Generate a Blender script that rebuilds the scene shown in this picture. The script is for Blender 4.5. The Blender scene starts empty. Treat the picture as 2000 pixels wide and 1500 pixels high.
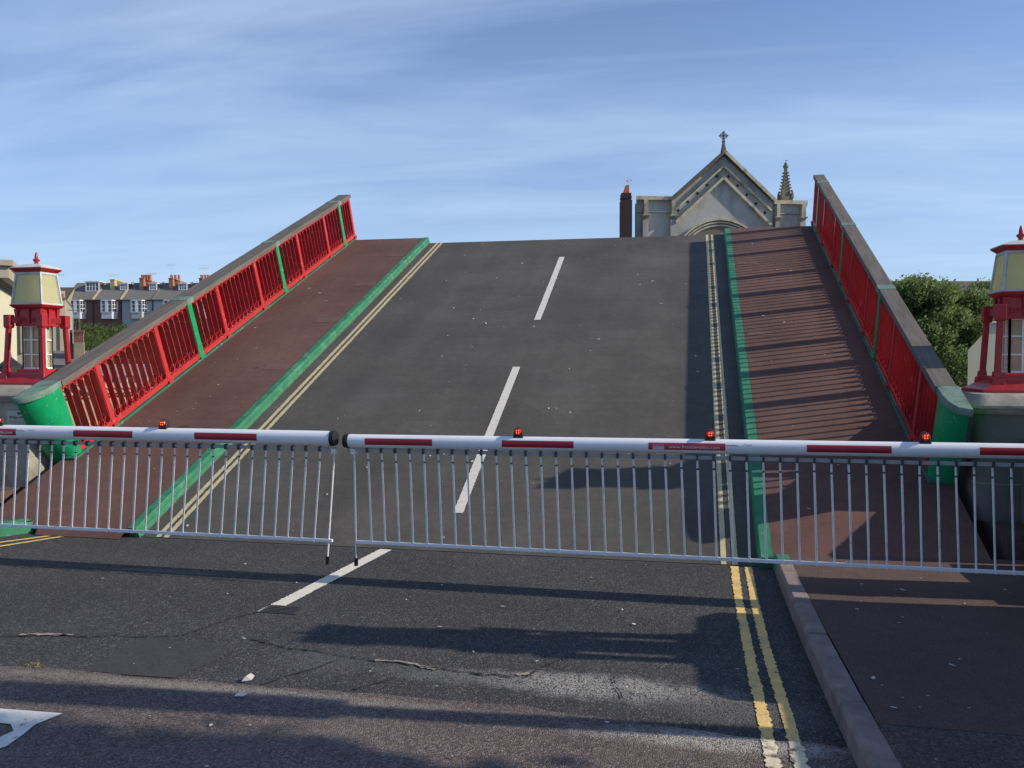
import bpy, math, random
from mathutils import Vector, Matrix, noise as mnoise
rad = math.radians
random.seed(7)
sc = bpy.context.scene
# ------------------------------------------------------------------ camera
F_PX = 1673.83; YAW = 11.975; PITCH = -1.669; CAM_H = 1.7
cam_d = bpy.data.cameras.new("camera"); cam = bpy.data.objects.new("camera", cam_d)
sc.collection.objects.link(cam); sc.camera = cam
cam_d.sensor_width = 36; cam_d.lens = 36*F_PX/2000; cam_d.clip_start = .05; cam_d.clip_end = 3000
cam.location = (0, 0, CAM_H); cam.rotation_euler = (rad(90+PITCH), 0, rad(YAW))
# ------------------------------------------------------------------ light
SUN = Vector((1.85, .15, 1.0)).normalized()
w = bpy.data.worlds.new("World"); sc.world = w; w.use_nodes = True
nt = w.node_tree; nt.nodes.clear()
out = nt.nodes.new('ShaderNodeOutputWorld'); bg = nt.nodes.new('ShaderNodeBackground')
sky = nt.nodes.new('ShaderNodeTexSky'); sky.sky_type = 'NISHITA'; sky.sun_disc = False
sky.sun_elevation = math.asin(SUN.z); sky.sun_rotation = math.atan2(SUN.x, SUN.y)
sky.air_density = 1.0; sky.dust_density = .6; sky.ozone_density = 1.6; sky.altitude = 0
bg.inputs[1].default_value = .10
# thin cirrus: stretched noise on the sky direction
tc = nt.nodes.new('ShaderNodeTexCoord'); sep = nt.nodes.new('ShaderNodeSeparateXYZ')
nt.links.new(tc.outputs['Generated'], sep.inputs[0])
dz = nt.nodes.new('ShaderNodeMath'); dz.operation = 'ADD'; dz.inputs[1].default_value = .12
nt.links.new(sep.outputs[2], dz.inputs[0])
dvx = nt.nodes.new('ShaderNodeMath'); dvx.operation = 'DIVIDE'
dvy = nt.nodes.new('ShaderNodeMath'); dvy.operation = 'DIVIDE'
nt.links.new(sep.outputs[0], dvx.inputs[0]); nt.links.new(dz.outputs[0], dvx.inputs[1])
nt.links.new(sep.outputs[1], dvy.inputs[0]); nt.links.new(dz.outputs[0], dvy.inputs[1])
cmb = nt.nodes.new('ShaderNodeCombineXYZ'); nt.links.new(dvx.outputs[0], cmb.inputs[0]); nt.links.new(dvy.outputs[0], cmb.inputs[1])
mp = nt.nodes.new('ShaderNodeMapping'); mp.inputs['Rotation'].default_value = (0, 0, rad(-32)); mp.inputs['Scale'].default_value = (.6, 1.9, 1)
nt.links.new(cmb.outputs[0], mp.inputs[0])
n1 = nt.nodes.new('ShaderNodeTexNoise'); n1.inputs['Scale'].default_value = 1.1; n1.inputs['Detail'].default_value = 9; n1.inputs['Roughness'].default_value = .56; n1.inputs['Distortion'].default_value = .45
nt.links.new(mp.outputs[0], n1.inputs['Vector'])
cr = nt.nodes.new('ShaderNodeValToRGB'); cr.color_ramp.elements[0].position = .38; cr.color_ramp.elements[1].position = .74
cr.color_ramp.elements[0].color = (0, 0, 0, 1); cr.color_ramp.elements[1].color = (.52, .52, .52, 1)
nt.links.new(n1.outputs[0], cr.inputs[0])
tint = nt.nodes.new('ShaderNodeMix'); tint.data_type = 'RGBA'; tint.blend_type = 'MULTIPLY'; tint.inputs[0].default_value = 1
tint.inputs[7].default_value = (.80, .96, 1.30, 1)
mix = nt.nodes.new('ShaderNodeMix'); mix.data_type = 'RGBA'; mix.inputs[7].default_value = (5.6, 7.3, 9.6, 1)
nt.links.new(sky.outputs[0], tint.inputs[6]); 
hz = nt.nodes.new('ShaderNodeMapRange'); hz.inputs['From Min'].default_value = .02; hz.inputs['From Max'].default_value = .45; hz.inputs['To Min'].default_value = .62; hz.inputs['To Max'].default_value = .05
nt.links.new(sep.outputs[2], hz.inputs[0])
mixh = nt.nodes.new('ShaderNodeMix'); mixh.data_type = 'RGBA'; mixh.inputs[7].default_value = (4.7, 6.5, 9.1, 1)
nt.links.new(hz.outputs[0], mixh.inputs[0]); nt.links.new(tint.outputs[2], mixh.inputs[6]); nt.links.new(mixh.outputs[2], mix.inputs[6]); nt.links.new(cr.outputs[0], mix.inputs[0])
nt.links.new(mix.outputs[2], bg.inputs[0]); nt.links.new(bg.outputs[0], out.inputs[0])
sun_d = bpy.data.lights.new("sun", 'SUN'); sun_d.energy = 5.0; sun_d.angle = rad(.53); sun_d.color = (1, .88, .71)
sun = bpy.data.objects.new("sun", sun_d); sc.collection.objects.link(sun); sun.location = (40, 8, 30)
sun.rotation_euler = SUN.to_track_quat('Z', 'Y').to_euler()
sc.view_settings.view_transform = 'Standard'; sc.view_settings.look = 'None'; sc.view_settings.exposure = .12; sc.view_settings.gamma = 1

# ------------------------------------------------------------------ helpers
COL = sc.collection
FW = Vector((-math.sin(rad(YAW)), math.cos(rad(YAW)), 0)); RT = Vector((math.cos(rad(YAW)), math.sin(rad(YAW)), 0))
def at(px, py, Z):
    """world point seen at photo pixel px,py at depth Z metres (horizon at 701)"""
    return RT*((px-1000)/F_PX*Z) + FW*Z + Vector((0, 0, CAM_H+(701.2-py)/F_PX*Z))
def tag(o, label=None, cat=None, group=None, kind=None):
    if label: o['label'] = label
    if cat: o['category'] = cat
    if group: o['group'] = group
    if kind: o['kind'] = kind
    return o
def empty(name, loc=(0, 0, 0), rot=(0, 0, 0), **k):
    o = bpy.data.objects.new(name, None); COL.objects.link(o); o.location = loc; o.rotation_euler = rot
    o.empty_display_size = .2
    return tag(o, **k)
class MB:
    def __init__(s): s.v = []; s.f = []; s.m = []
    def add(s, vs, fs, m=0):
        n = len(s.v); s.v += [tuple(v) for v in vs]; s.f += [tuple(i+n for i in f) for f in fs]; s.m += [m]*len(fs); return s
    def box(s, x0, x1, y0, y1, z0, z1, m=0):
        return s.add([(x, y, z) for z in (z0, z1) for y in (y0, y1) for x in (x0, x1)],
                     [(0, 2, 3, 1), (4, 5, 7, 6), (0, 1, 5, 4), (2, 6, 7, 3), (0, 4, 6, 2), (1, 3, 7, 5)], m)
    def prism(s, poly, ax, a, b, m=0):
        n = len(poly)
        def P(p, t):
            if ax == 'x': return (t, p[0], p[1])
            if ax == 'y': return (p[0], t, p[1])
            return (p[0], p[1], t)
        vs = [P(p, a) for p in poly]+[P(p, b) for p in poly]
        fs = [tuple(range(n)), tuple(reversed(range(n, 2*n)))]+[(i, (i+1) % n, (i+1) % n+n, i+n) for i in range(n)]
        return s.add(vs, fs, m)
    def loft(s, rings, m=0, cap=True):
        n = len(rings[0]); vs = [p for r in rings for p in r]; fs = []
        for k in range(len(rings)-1):
            for i in range(n):
                fs.append((k*n+i, k*n+(i+1) % n, (k+1)*n+(i+1) % n, (k+1)*n+i))
        if cap: fs += [tuple(reversed(range(n))), tuple(range((len(rings)-1)*n, len(rings)*n))]
        return s.add(vs, fs, m)
    def frus(s, cx, cy, levels, m=0):
        return s.loft([[(cx-a/2, cy-b/2, z), (cx+a/2, cy-b/2, z), (cx+a/2, cy+b/2, z), (cx-a/2, cy+b/2, z)] for z, a, b in levels], m)
    def lathe(s, cx, cy, prof, n=16, m=0, sx=1, sy=1):
        return s.loft([[(cx+r*sx*math.cos(2*math.pi*i/n), cy+r*sy*math.sin(2*math.pi*i/n), z) for i in range(n)] for z, r in prof], m)
    def tube(s, p, q, r, n=8, r2=None, m=0):
        p = Vector(p); q = Vector(q); d = (q-p).normalized(); r2 = r if r2 is None else r2
        a = d.orthogonal().normalized(); b = d.cross(a)
        return s.loft([[tuple(c+a*(rr*math.cos(2*math.pi*i/n))+b*(rr*math.sin(2*math.pi*i/n))) for i in range(n)] for c, rr in ((p, r), (q, r2))], m)
    def path(s, pts, r, n=6, closed=False, m=0):
        pts = [Vector(p) for p in pts]; rings = []; N = len(pts); prev = None
        for i, p in enumerate(pts):
            a = pts[(i-1) % N] if (closed or i > 0) else p; b = pts[(i+1) % N] if (closed or i < N-1) else p
            d = (b-a).normalized(); u = d.orthogonal().normalized() if prev is None else (prev-d*prev.dot(d)).normalized()
            prev = u; v = d.cross(u)
            rings.append([tuple(p+u*(r*math.cos(2*math.pi*k/n))+v*(r*math.sin(2*math.pi*k/n))) for k in range(n)])
        if closed: rings.append(rings[0])
        return s.loft(rings, m, cap=not closed)
    def build(s, name, mat, parent=None, bevel=0, smooth=False, **k):
        me = bpy.data.meshes.new(name); me.from_pydata(s.v, [], s.f)
        for mm in (mat if isinstance(mat, (list, tuple)) else [mat]): me.materials.append(mm)
        if any(s.m): me.polygons.foreach_set('material_index', s.m)
        if smooth:
            me.polygons.foreach_set('use_smooth', [True]*len(me.polygons))
        me.update(); me.validate()
        # consistent normals
        import bmesh
        if len(s.f) < 60000:
            bm = bmesh.new(); bm.from_mesh(me); bmesh.ops.recalc_face_normals(bm, faces=bm.faces); bm.to_mesh(me); bm.free()
        o = bpy.data.objects.new(name, me); COL.objects.link(o)
        if parent: o.parent = parent
        if bevel:
            b = o.modifiers.new('bevel', 'BEVEL'); b.width = bevel; b.segments = 2; b.limit_method = 'ANGLE'; b.angle_limit = rad(35)
        if smooth:
            try:
                e = o.modifiers.new('es', 'EDGE_SPLIT'); e.split_angle = rad(40)
            except Exception: pass
        return tag(o, **k)
def hsv(c, f): return tuple(min(1, x*f) for x in c)
def material(name, col, rough=.6, var=.25, scale=6, detail=6, bump=0, bscale=60, metal=0, col2=None, speck=None, dirt=None, spec=.5, coords='Object', stretch=None, emit=None, coat=0, bdist=.004):
    """procedural paint/stone/asphalt: large+fine noise variation, optional worn second colour, bird-dropping specks"""
    m = bpy.data.materials.new(name); m.use_nodes = True; t = m.node_tree; N = t.nodes; L = t.links; b = N['Principled BSDF']
    co = N.new('ShaderNodeTexCoord').outputs[coords]
    if stretch:
        mpn = N.new('ShaderNodeMapping'); mpn.inputs['Scale'].default_value = stretch; L.new(co, mpn.inputs[0]); co = mpn.outputs[0]
    def nz(sc_, det=detail, ro=.6, src=co):
        n = N.new('ShaderNodeTexNoise'); n.inputs['Scale'].default_value = sc_; n.inputs['Detail'].default_value = det; n.inputs['Roughness'].default_value = ro
        L.new(src, n.inputs['Vector']); return n.outputs[0]
    def ramp(src, a, b_, ca, cb):
        r = N.new('ShaderNodeValToRGB'); r.color_ramp.elements[0].position = a; r.color_ramp.elements[1].position = b_
        r.color_ramp.elements[0].color = ca; r.color_ramp.elements[1].color = cb; L.new(src, r.inputs[0]); return r.outputs[0]
    def mixc(fac, a, b_, bt='MIX'):
        x = N.new('ShaderNodeMix'); x.data_type = 'RGBA'; x.blend_type = bt
        for sock, val in ((x.inputs[0], fac), (x.inputs[6], a), (x.inputs[7], b_)):
            if hasattr(val, 'is_output'): L.new(val, sock)
            else: sock.default_value = val
        return x.outputs[2]
    c = (*col, 1)
    base = ramp(nz(scale), .3, .72, (*hsv(col, 1-var), 1), (*hsv(col, 1+var), 1))
    if var > 0:
        f = ramp(nz(scale*9, 3), .3, .7, (1-var*.5,)*3+(1,), (1+var*.5,)*3+(1,)); base = mixc(1.0, base, f, 'MULTIPLY')
    if dirt:   # (colour, scale, lo, hi)
        base = mixc(ramp(nz(dirt[1], 8, .65), dirt[2], dirt[3], (0, 0, 0, 1), (1, 1, 1, 1)), base, (*dirt[0], 1))
    if col2:   # (colour, scale, lo, hi) : worn patches
        base = mixc(ramp(nz(col2[1], 10, .7), col2[2], col2[3], (0, 0, 0, 1), (1, 1, 1, 1)), base, (*col2[0], 1))
    if speck:  # (density scale, size, colour)
        nn = N.new('ShaderNodeTexNoise'); nn.inputs['Scale'].default_value = speck[0]*5; L.new(co, nn.inputs['Vector'])
        ad = N.new('ShaderNodeVectorMath'); ad.operation = 'MULTIPLY_ADD'; ad.inputs[1].default_value = (.04/speck[0]*3,)*3
        L.new(nn.outputs[1], ad.inputs[0]); L.new(co, ad.inputs[2])
        vo = N.new('ShaderNodeTexVoronoi'); vo.inputs['Scale'].default_value = speck[0]; L.new(ad.outputs[0], vo.inputs['Vector'])
        sp = N.new('ShaderNodeSeparateColor'); L.new(vo.outputs['Color'], sp.inputs[0])
        pw = N.new('ShaderNodeMath'); pw.operation = 'POWER'; pw.inputs[1].default_value = 5; L.new(sp.outputs[0], pw.inputs[0])
        ml = N.new('ShaderNodeMath'); ml.operation = 'MULTIPLY'; ml.inputs[1].default_value = speck[1]; L.new(pw.outputs[0], ml.inputs[0])
        lt = N.new('ShaderNodeMath'); lt.operation = 'LESS_THAN'; L.new(vo.outputs['Distance'], lt.inputs[0]); L.new(ml.outputs[0], lt.inputs[1])
        base = mixc(lt.outputs[0], base, (*speck[2], 1))
    L.new(base, b.inputs['Base Color'])
    b.inputs['Metallic'].default_value = metal; b.inputs['Specular IOR Level'].default_value = spec
    rr = ramp(nz(scale*4, 4), .3, .7, (max(0, rough-.1),)*3+(1,), (min(1, rough+.1),)*3+(1,)); L.new(rr, b.inputs['Roughness'])
    if coat: b.inputs['Coat Weight'].default_value = coat; b.inputs['Coat Roughness'].default_value = .15
    if emit: b.inputs['Emission Color'].default_value = (*emit[0], 1); b.inputs['Emission Strength'].default_value = emit[1]
    if bump:
        bp = N.new('ShaderNodeBump'); bp.inputs['Strength'].default_value = bump; bp.inputs['Distance'].default_value = bdist
        L.new(nz(bscale, 4, .6), bp.inputs['Height']); L.new(bp.outputs[0], b.inputs['Normal'])
    return m
def asphalt(name, base, stone, grain, rough=.85, bump=.6, stains=((.10, .10, .10), 1.4, .62, .82), specks=(1.7, .045), smudge=None, contrast=.5, dark=None, bd=.004, streak=None):
    m = bpy.data.materials.new(name); m.use_nodes = True; t = m.node_tree; N = t.nodes; L = t.links; b = N['Principled BSDF']
    co = N.new('ShaderNodeTexCoord').outputs['Object']
    def math2(op, a, c_):
        n = N.new('ShaderNodeMath'); n.operation = op
        for s_, v in ((n.inputs[0], a), (n.inputs[1], c_)):
            if hasattr(v, 'is_output'): L.new(v, s_)
            else: s_.default_value = v
        return n.outputs[0]
    def nz(s_, d=5, r=.6):
        n = N.new('ShaderNodeTexNoise'); n.inputs['Scale'].default_value = s_; n.inputs['Detail'].default_value = d; n.inputs['Roughness'].default_value = r
        L.new(co, n.inputs['Vector']); return n.outputs[0]
    def ramp(src, a, b_, ca, cb):
        r = N.new('ShaderNodeValToRGB'); r.color_ramp.elements[0].position = a; r.color_ramp.elements[1].position = b_
        r.color_ramp.elements[0].color = (*ca, 1); r.color_ramp.elements[1].color = (*cb, 1); L.new(src, r.inputs[0]); return r.outputs[0]
    def mixc(fac, a, b_, bt='MIX'):
        x = N.new('ShaderNodeMix'); x.data_type = 'RGBA'; x.blend_type = bt
        for sock, val in ((x.inputs[0], fac), (x.inputs[6], a), (x.inputs[7], b_)):
            if hasattr(val, 'is_output'): L.new(val, sock)
            else: sock.default_value = val if isinstance(val, float) or len(val) == 4 else (*val, 1)
        return x.outputs[2]
    K, W = (0, 0, 0), (1, 1, 1)
    vo = N.new('ShaderNodeTexVoronoi'); vo.inputs['Scale'].default_value = grain; L.new(co, vo.inputs['Vector'])
    sp = N.new('ShaderNodeSeparateColor'); L.new(vo.outputs['Color'], sp.inputs[0])
    g = ramp(sp.outputs[0], .0, 1, hsv(base, 1-contrast), hsv(base, 1+contrast*.6))
    stn = ramp(sp.outputs[1], .80, .95, K, W)
    c = mixc(stn, g, stone)
    c = mixc(1.0, c, ramp(nz(.8, 7), .3, .7, (.78,)*3, (1.2,)*3), 'MULTIPLY')
    c = mixc(1.0, c, ramp(nz(9, 4), .3, .7, (.9,)*3, (1.1,)*3), 'MULTIPLY')
    c = mixc(ramp(nz(stains[1], 8, .65), stains[2], stains[3], K, (.6,)*3), c, stains[0])
    if dark: c = mixc(ramp(nz(dark[1], 7, .7), dark[2], dark[3], K, (.7,)*3), c, dark[0])
    for (sx_, sy_, am) in (streak or []):
        mpp = N.new('ShaderNodeMapping'); mpp.inputs['Scale'].default_value = (sx_, sy_, 1); L.new(co, mpp.inputs[0])
        sn = N.new('ShaderNodeTexNoise'); sn.inputs['Scale'].default_value = 1; sn.inputs['Detail'].default_value = 5; L.new(mpp.outputs[0], sn.inputs['Vector'])
        c = mixc(1.0, c, ramp(sn.outputs[0], .3, .7, (1-am,)*3, (1+am,)*3), 'MULTIPLY')
    geo = N.new('ShaderNodeSeparateXYZ'); L.new(co, geo.inputs[0])
    for (cx, cy, rx, ry, col, st) in (smudge or []):
        u = math2('DIVIDE', math2('SUBTRACT', geo.outputs[0], cx), rx); v = math2('DIVIDE', math2('SUBTRACT', geo.outputs[1], cy), ry)
        d = math2('ADD', math2('MULTIPLY', u, u), math2('MULTIPLY', v, v))
        d = math2('ADD', d, math2('MULTIPLY', math2('SUBTRACT', nz(7, 8, .7), .5), 2.4))
        c = mixc(math2('MULTIPLY', ramp(d, .1, 1.2, W, K), ramp(math2('ADD', sp.outputs[2], nz(30, 3)), .6, 1.35, K, (st,)*3)), c, col)
    nn = N.new('ShaderNodeTexNoise'); nn.inputs['Scale'].default_value = 14; L.new(co, nn.inputs['Vector'])
    ad = N.new('ShaderNodeVectorMath'); ad.operation = 'MULTIPLY_ADD'; ad.inputs[1].default_value = (.1, .05, .1)
    L.new(nn.outputs[1], ad.inputs[0]); L.new(co, ad.inputs[2])
    v2 = N.new('ShaderNodeTexVoronoi'); v2.inputs['Scale'].default_value = specks[0]; L.new(ad.outputs[0], v2.inputs['Vector'])
    s2 = N.new('ShaderNodeSeparateColor'); L.new(v2.outputs['Color'], s2.inputs[0])
    lt = math2('LESS_THAN', v2.outputs['Distance'], math2('MULTIPLY', math2('POWER', s2.outputs[0], 6), specks[1]))
    c = mixc(lt, c, (.62, .62, .6))
    lt2 = math2('LESS_THAN', v2.outputs['Distance'], math2('MULTIPLY', math2('POWER', s2.outputs[1], 8), specks[1]*1.3))
    c = mixc(lt2, c, (.012, .012, .013))
    L.new(c, b.inputs['Base Color']); b.inputs['Roughness'].default_value = rough; b.inputs['Specular IOR Level'].default_value = .35
    bp = N.new('ShaderNodeBump'); bp.inputs['Strength'].default_value = bump; bp.inputs['Distance'].default_value = bd
    h = math2('ADD', math2('MULTIPLY', vo.outputs['Distance'], -.9), math2('MULTIPLY', nz(25, 5), 1.2))
    L.new(h, bp.inputs['Height']); L.new(bp.outputs[0], b.inputs['Normal'])
    return m

# ------------------------------------------------------------------ materials
M = {}
M['asphalt'] = asphalt('near_asphalt', (.045, .044, .046), (.13, .13, .125), 120, bump=.8, bd=.006,
    smudge=[(-.45, 4.40, .80, .20, (.34, .33, .30), .8), (-1.25, 4.4, .5, .14, (.15, .15, .14), .7), (.2, 4.25, .5, .2, (.12, .115, .11), .7), (-2.0, 4.45, .35, .2, (.10, .10, .10), .5), (-4.2, 6.1, .7, .05, (.13, .12, .11), .9)],
    dark=((.024, .024, .027), .9, .55, .75))
M['coarse'] = asphalt('coarse_reddish_surface', (.120, .095, .088), (.22, .195, .18), 125, bump=.8, bd=.007, stains=((.16, .135, .12), 1.0, .5, .8), contrast=.6, smudge=[(.1, 3.86, .7, .12, (.36, .34, .31), .9), (-2.3, 3.95, 1.6, .07, (.28, .26, .22), .7)])
M['patch'] = asphalt('smooth_patch', (.050, .050, .050), (.065, .065, .065), 220, bump=.25, specks=(1.2, .03))
M['leafroad'] = asphalt('deck_asphalt', (.079, .073, .064), (.100, .093, .082), 170, bump=.35, bd=.003, specks=(1.9, .05), contrast=.25, stains=((.105, .10, .092), 1.1, .5, .8), dark=((.052, .049, .045), .5, .55, .8), streak=[(1.6, .10, .13), (.5, 26, .06), (.25, .9, .10)])
M['footway'] = asphalt('red_footway', (.118, .060, .048), (.145, .09, .075), 190, bump=.3, bd=.003, specks=(2.4, .055), contrast=.2, stains=((.14, .082, .068), 1.4, .5, .8), dark=((.080, .042, .035), .7, .58, .85), streak=[(1.2, .3, .10), (.6, 20, .05)])
M['cover'] = asphalt('dusty_cover', (.135, .078, .064), (.17, .12, .10), 190, bump=.3, specks=(2.4, .03), contrast=.2)
M['pavement'] = asphalt('brown_pavement', (.085, .052, .045), (.12, .085, .075), 160, bump=.4, bd=.004, specks=(2.4, .06), contrast=.3, stains=((.12, .08, .065), 1.4, .5, .8))
M['pavement_grey'] = asphalt('grey_pavement', (.07, .06, .058), (.13, .12, .115), 110, bump=.6, specks=(2.4, .05))
M['kerb'] = material('granite_kerb', (.22, .17, .155), .85, .25, 9, bump=.7, bscale=70, dirt=((.10, .08, .075), 3.5, .5, .75))
M['kerb_green'] = material('green_kerb_paint', (.026, .180, .092), .75, .25, 6, bump=.3, bscale=40, dirt=((.02, .10, .06), 5, .55, .75), col2=((.12, .24, .16), 6, .56, .70))
M['green'] = material('green_gloss', (.0, .28, .105), .38, .10, 4, bump=.1, bscale=20, col2=((.22, .46, .34), 11, .61, .66), dirt=((.01, .13, .06), 3, .58, .8))
M['green_dull'] = material('green_dull', (.025, .12, .075), .55, .2, 6, bump=.2, bscale=30, col2=((.20, .36, .28), 9, .58, .70), dirt=((.03, .05, .035), 9, .6, .7))
M['red'] = material('red_gloss', (.44, .030, .034), .36, .12, 5, bump=.08, bscale=25, col2=((.62, .22, .19), 6, .60, .72), dirt=((.20, .02, .02), 9, .6, .8))
M['lampred'] = material('lamp_red', (.34, .014, .021), .42, .12, 5, bump=.15, bscale=18, col2=((.55, .20, .17), 14, .70, .76))
M['cap'] = material('weathered_timber', (.125, .108, .092), .8, .28, 3, bump=.5, bscale=14, stretch=(6, .7, 6), speck=(9, .10, (.45, .45, .42)), dirt=((.07, .06, .055), 2, .5, .7))
M['copper'] = material('copper_patina', (.135, .22, .175), .7, .28, 8, bump=.3, bscale=30, dirt=((.05, .06, .045), 6, .55, .7))
M['white'] = material('white_paint', (.74, .76, .80), .38, .035, 3, dirt=((.50, .51, .50), 5, .66, .8), spec=.5)
M['alu'] = material('aluminium', (.74, .74, .74), .45, .08, 9, metal=.1, dirt=((.30, .30, .29), 16, .6, .75))
M['tape'] = material('red_tape', (.34, .010, .022), .45, .06, 8)
M['sticker'] = material('sticker_red', (.40, .030, .055), .45, .05, 8)
M['lettering'] = material('pale_lettering', (.72, .60, .62), .5, .03, 8)
M['grit'] = material('pale_grit', (.20, .19, .15), .95, .3, 20, col2=((.08, .075, .068), 9, .5, .6))
M['clip'] = material('grey_clip', (.05, .052, .055), .6, .2, 9)
M['railgrey'] = material('galvanised', (.34, .35, .36), .5, .12, 9)
M['black'] = material('black_rubber', (.012, .012, .014), .55, .2, 9)
M['lens'] = material('red_lens', (.45, .02, .01), .2, .05, 9, emit=((1, .03, .01), .22))
M['led'] = material('lit_led', (1, .2, .1), .2, 0, 9, emit=((1, .12, .04), 3.2))
M['yline'] = material('yellow_line_near', (.66, .46, .16), .8, .18, 7, bump=.5, bscale=60, col2=((.06, .06, .06), 22, .60, .66), dirt=((.42, .33, .18), 5, .5, .7))
M['yline_pale'] = material('yellow_line_worn', (.66, .58, .40), .8, .2, 7, bump=.5, bscale=60, col2=((.10, .09, .09), 14, .50, .60))
M['yleaf'] = material('yellow_line_deck', (.50, .43, .25), .8, .15, 9, bump=.3, bscale=60, col2=((.12, .11, .10), 30, .66, .74))
M['wline'] = material('white_line', (.62, .59, .52), .8, .12, 9, bump=.4, bscale=60, col2=((.09, .09, .09), 24, .66, .72), stretch=(1, 3, 1))
M['wmark'] = material('worn_white_marking', (.60, .60, .58), .85, .12, 9, bump=.4, col2=((.09, .075, .07), 11, .62, .68))
M['iron'] = material('iron_cover', (.05, .045, .045), .6, .2, 20, bump=.6, bscale=120)
M['crack'] = material('crack_tar', (.012, .012, .012), .95, .3, 30)
M['cracklight'] = material('crack_grit', (.26, .23, .19), .95, .3, 30, bump=.8)
M['pier'] = material('pier_stone', (.30, .28, .23), .85, .2, 3, bump=.6, bscale=30, dirt=((.14, .13, .10), 2.5, .5, .72), col2=((.50, .46, .30), 5, .70, .80))
M['pierdark'] = material('pier_dark', (.115, .118, .108), .85, .2, 3, bump=.4, bscale=30, dirt=((.10, .10, .09), 1.5, .5, .7))  # dark copy of the pier stone; right piers carry their shade in this colour
M['glasspane'] = material('opal_glass', (.66, .64, .44), .30, .06, 2.5, coat=.3)
M['lampframe'] = material('grey_metal_frame', (.46, .49, .50), .45, .1, 9, dirt=((.22, .24, .25), 8, .55, .75))
M['lamproof'] = material('zinc_roof', (.56, .57, .55), .5, .1, 6, dirt=((.40, .40, .38), 4, .5, .7))
M['winwhite'] = material('window_white', (.76, .74, .70), .45, .05, 6, col2=((.50, .28, .22), 16, .70, .74))
M['curtain'] = material('cream_blind', (.62, .56, .42), .8, .2, 9, stretch=(14, 14, 1))
M['sign'] = material('sign_board', (.42, .43, .38), .6, .05, 5)
M['signtext'] = material('sign_lettering', (.03, .03, .03), .7, .05, 5)
def add_translucent(m, col, f):
    t = m.node_tree; o = t.nodes['Material Output']; b = t.nodes['Principled BSDF']; tr = t.nodes.new('ShaderNodeBsdfTranslucent'); mx = t.nodes.new('ShaderNodeMixShader')
    tr.inputs[0].default_value = (*col, 1); mx.inputs[0].default_value = f
    t.links.new(b.outputs[0], mx.inputs[1]); t.links.new(tr.outputs[0], mx.inputs[2]); t.links.new(mx.outputs[0], o.inputs[0])
add_translucent(M['glasspane'], (.95, .92, .64), .6); add_translucent(M['curtain'], (.8, .74, .55), .5)
# background
M['church'] = material('church_render', (.40, .39, .36), .9, .14, .9, bump=.3, bscale=3, dirt=((.15, .145, .14), .55, .48, .75), stretch=(1, 1, .45))
M['churchtrim'] = material('church_trim', (.50, .46, .33), .9, .2, 2, dirt=((.15, .14, .12), 1.2, .5, .68), stretch=(1, 1, .6))
M['churchdark'] = material('church_dark', (.10, .095, .088), .9, .25, 3, dirt=((.22, .2, .15), 3, .58, .7))
M['pinnacle'] = material('pinnacle_stone', (.17, .155, .115), .9, .3, 5, dirt=((.06, .055, .05), 5, .5, .7))
M['brickdark'] = material('dark_brick', (.050, .030, .027), .9, .3, 8)
M['pot'] = material('terracotta', (.46, .13, .065), .8, .2, 4)
M['slate'] = material('slate', (.150, .145, .138), .75, .18, 2.5, dirt=((.15, .145, .13), .8, .5, .75), stretch=(2, 1, 1), bump=.3, bscale=9)
M['roofbrown'] = material('brown_tiles', (.085, .062, .052), .85, .25, 4)
M['brick'] = material('dark_red_brick', (.17, .085, .072), .9, .25, 7)
M['brickorange'] = material('orange_brick', (.33, .155, .095), .9, .25, 5)
M['buff'] = material('buff_render', (.48, .39, .24), .9, .15, 3, dirt=((.28, .22, .13), 1.5, .5, .75))
M['beige'] = material('beige_render', (.35, .315, .24), .9, .12, 1.2, dirt=((.24, .22, .17), .8, .5, .72), stretch=(1, 1, .4))
M['cream'] = material('cream_render', (.56, .53, .38), .8, .06, 2)
M['bluegrey'] = material('blue_grey_render', (.36, .385, .395), .9, .06, 2)
M['paleblue'] = material('pale_blue_render', (.47, .50, .53), .9, .06, 2)
M['housewhite'] = material('window_frame_white', (.72, .74, .76), .6, .05, 3)
M['darkglass'] = material('house_glass', (.05, .06, .075), .12, .3, 2, spec=.8)
M['aerial'] = material('aerial_metal', (.50, .52, .55), .5, .05, 3)
M['feather'] = material('gull_feather', (.75, .76, .78), .8, .05, 9)
M['gullgrey'] = material('gull_grey', (.22, .23, .25), .8, .05, 9)
M['beak'] = material('gull_beak', (.7, .45, .05), .6, .05, 9)
M['leaf'] = material('foliage', (.155, .205, .075), .6, .45, .9, detail=4, spec=.3)
M['leafdark'] = material('foliage_dark', (.115, .160, .060), .6, .4, 1.2, detail=4, spec=.3)
M['hedge'] = material('hedge_foliage', (.055, .085, .026), .7, .6, .35, detail=5, spec=.2)
for k_ in ('leaf', 'leafdark', 'hedge'): add_translucent(M[k_], (.20, .28, .08), .35)
M['bark'] = material('bark', (.07, .055, .045), .9, .3, 6)
M['earth'] = material('quay_ground', (.12, .115, .10), .95, .25, .3)
M['water'] = material('harbour_water', (.02, .035, .04), .08, .1, .5, bump=.5, bscale=1.5, bdist=.05)
M['pit'] = material('pit_concrete', (.06, .058, .055), .9, .3, 3)
M['deckunder'] = material('girder_paint', (.03, .12, .07), .7, .2, 3)
M['weed'] = material('weed_leaf', (.16, .15, .05), .8, .3, 40)
M['litter'] = material('paper_litter', (.66, .60, .52), .9, .1, 20)

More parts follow.
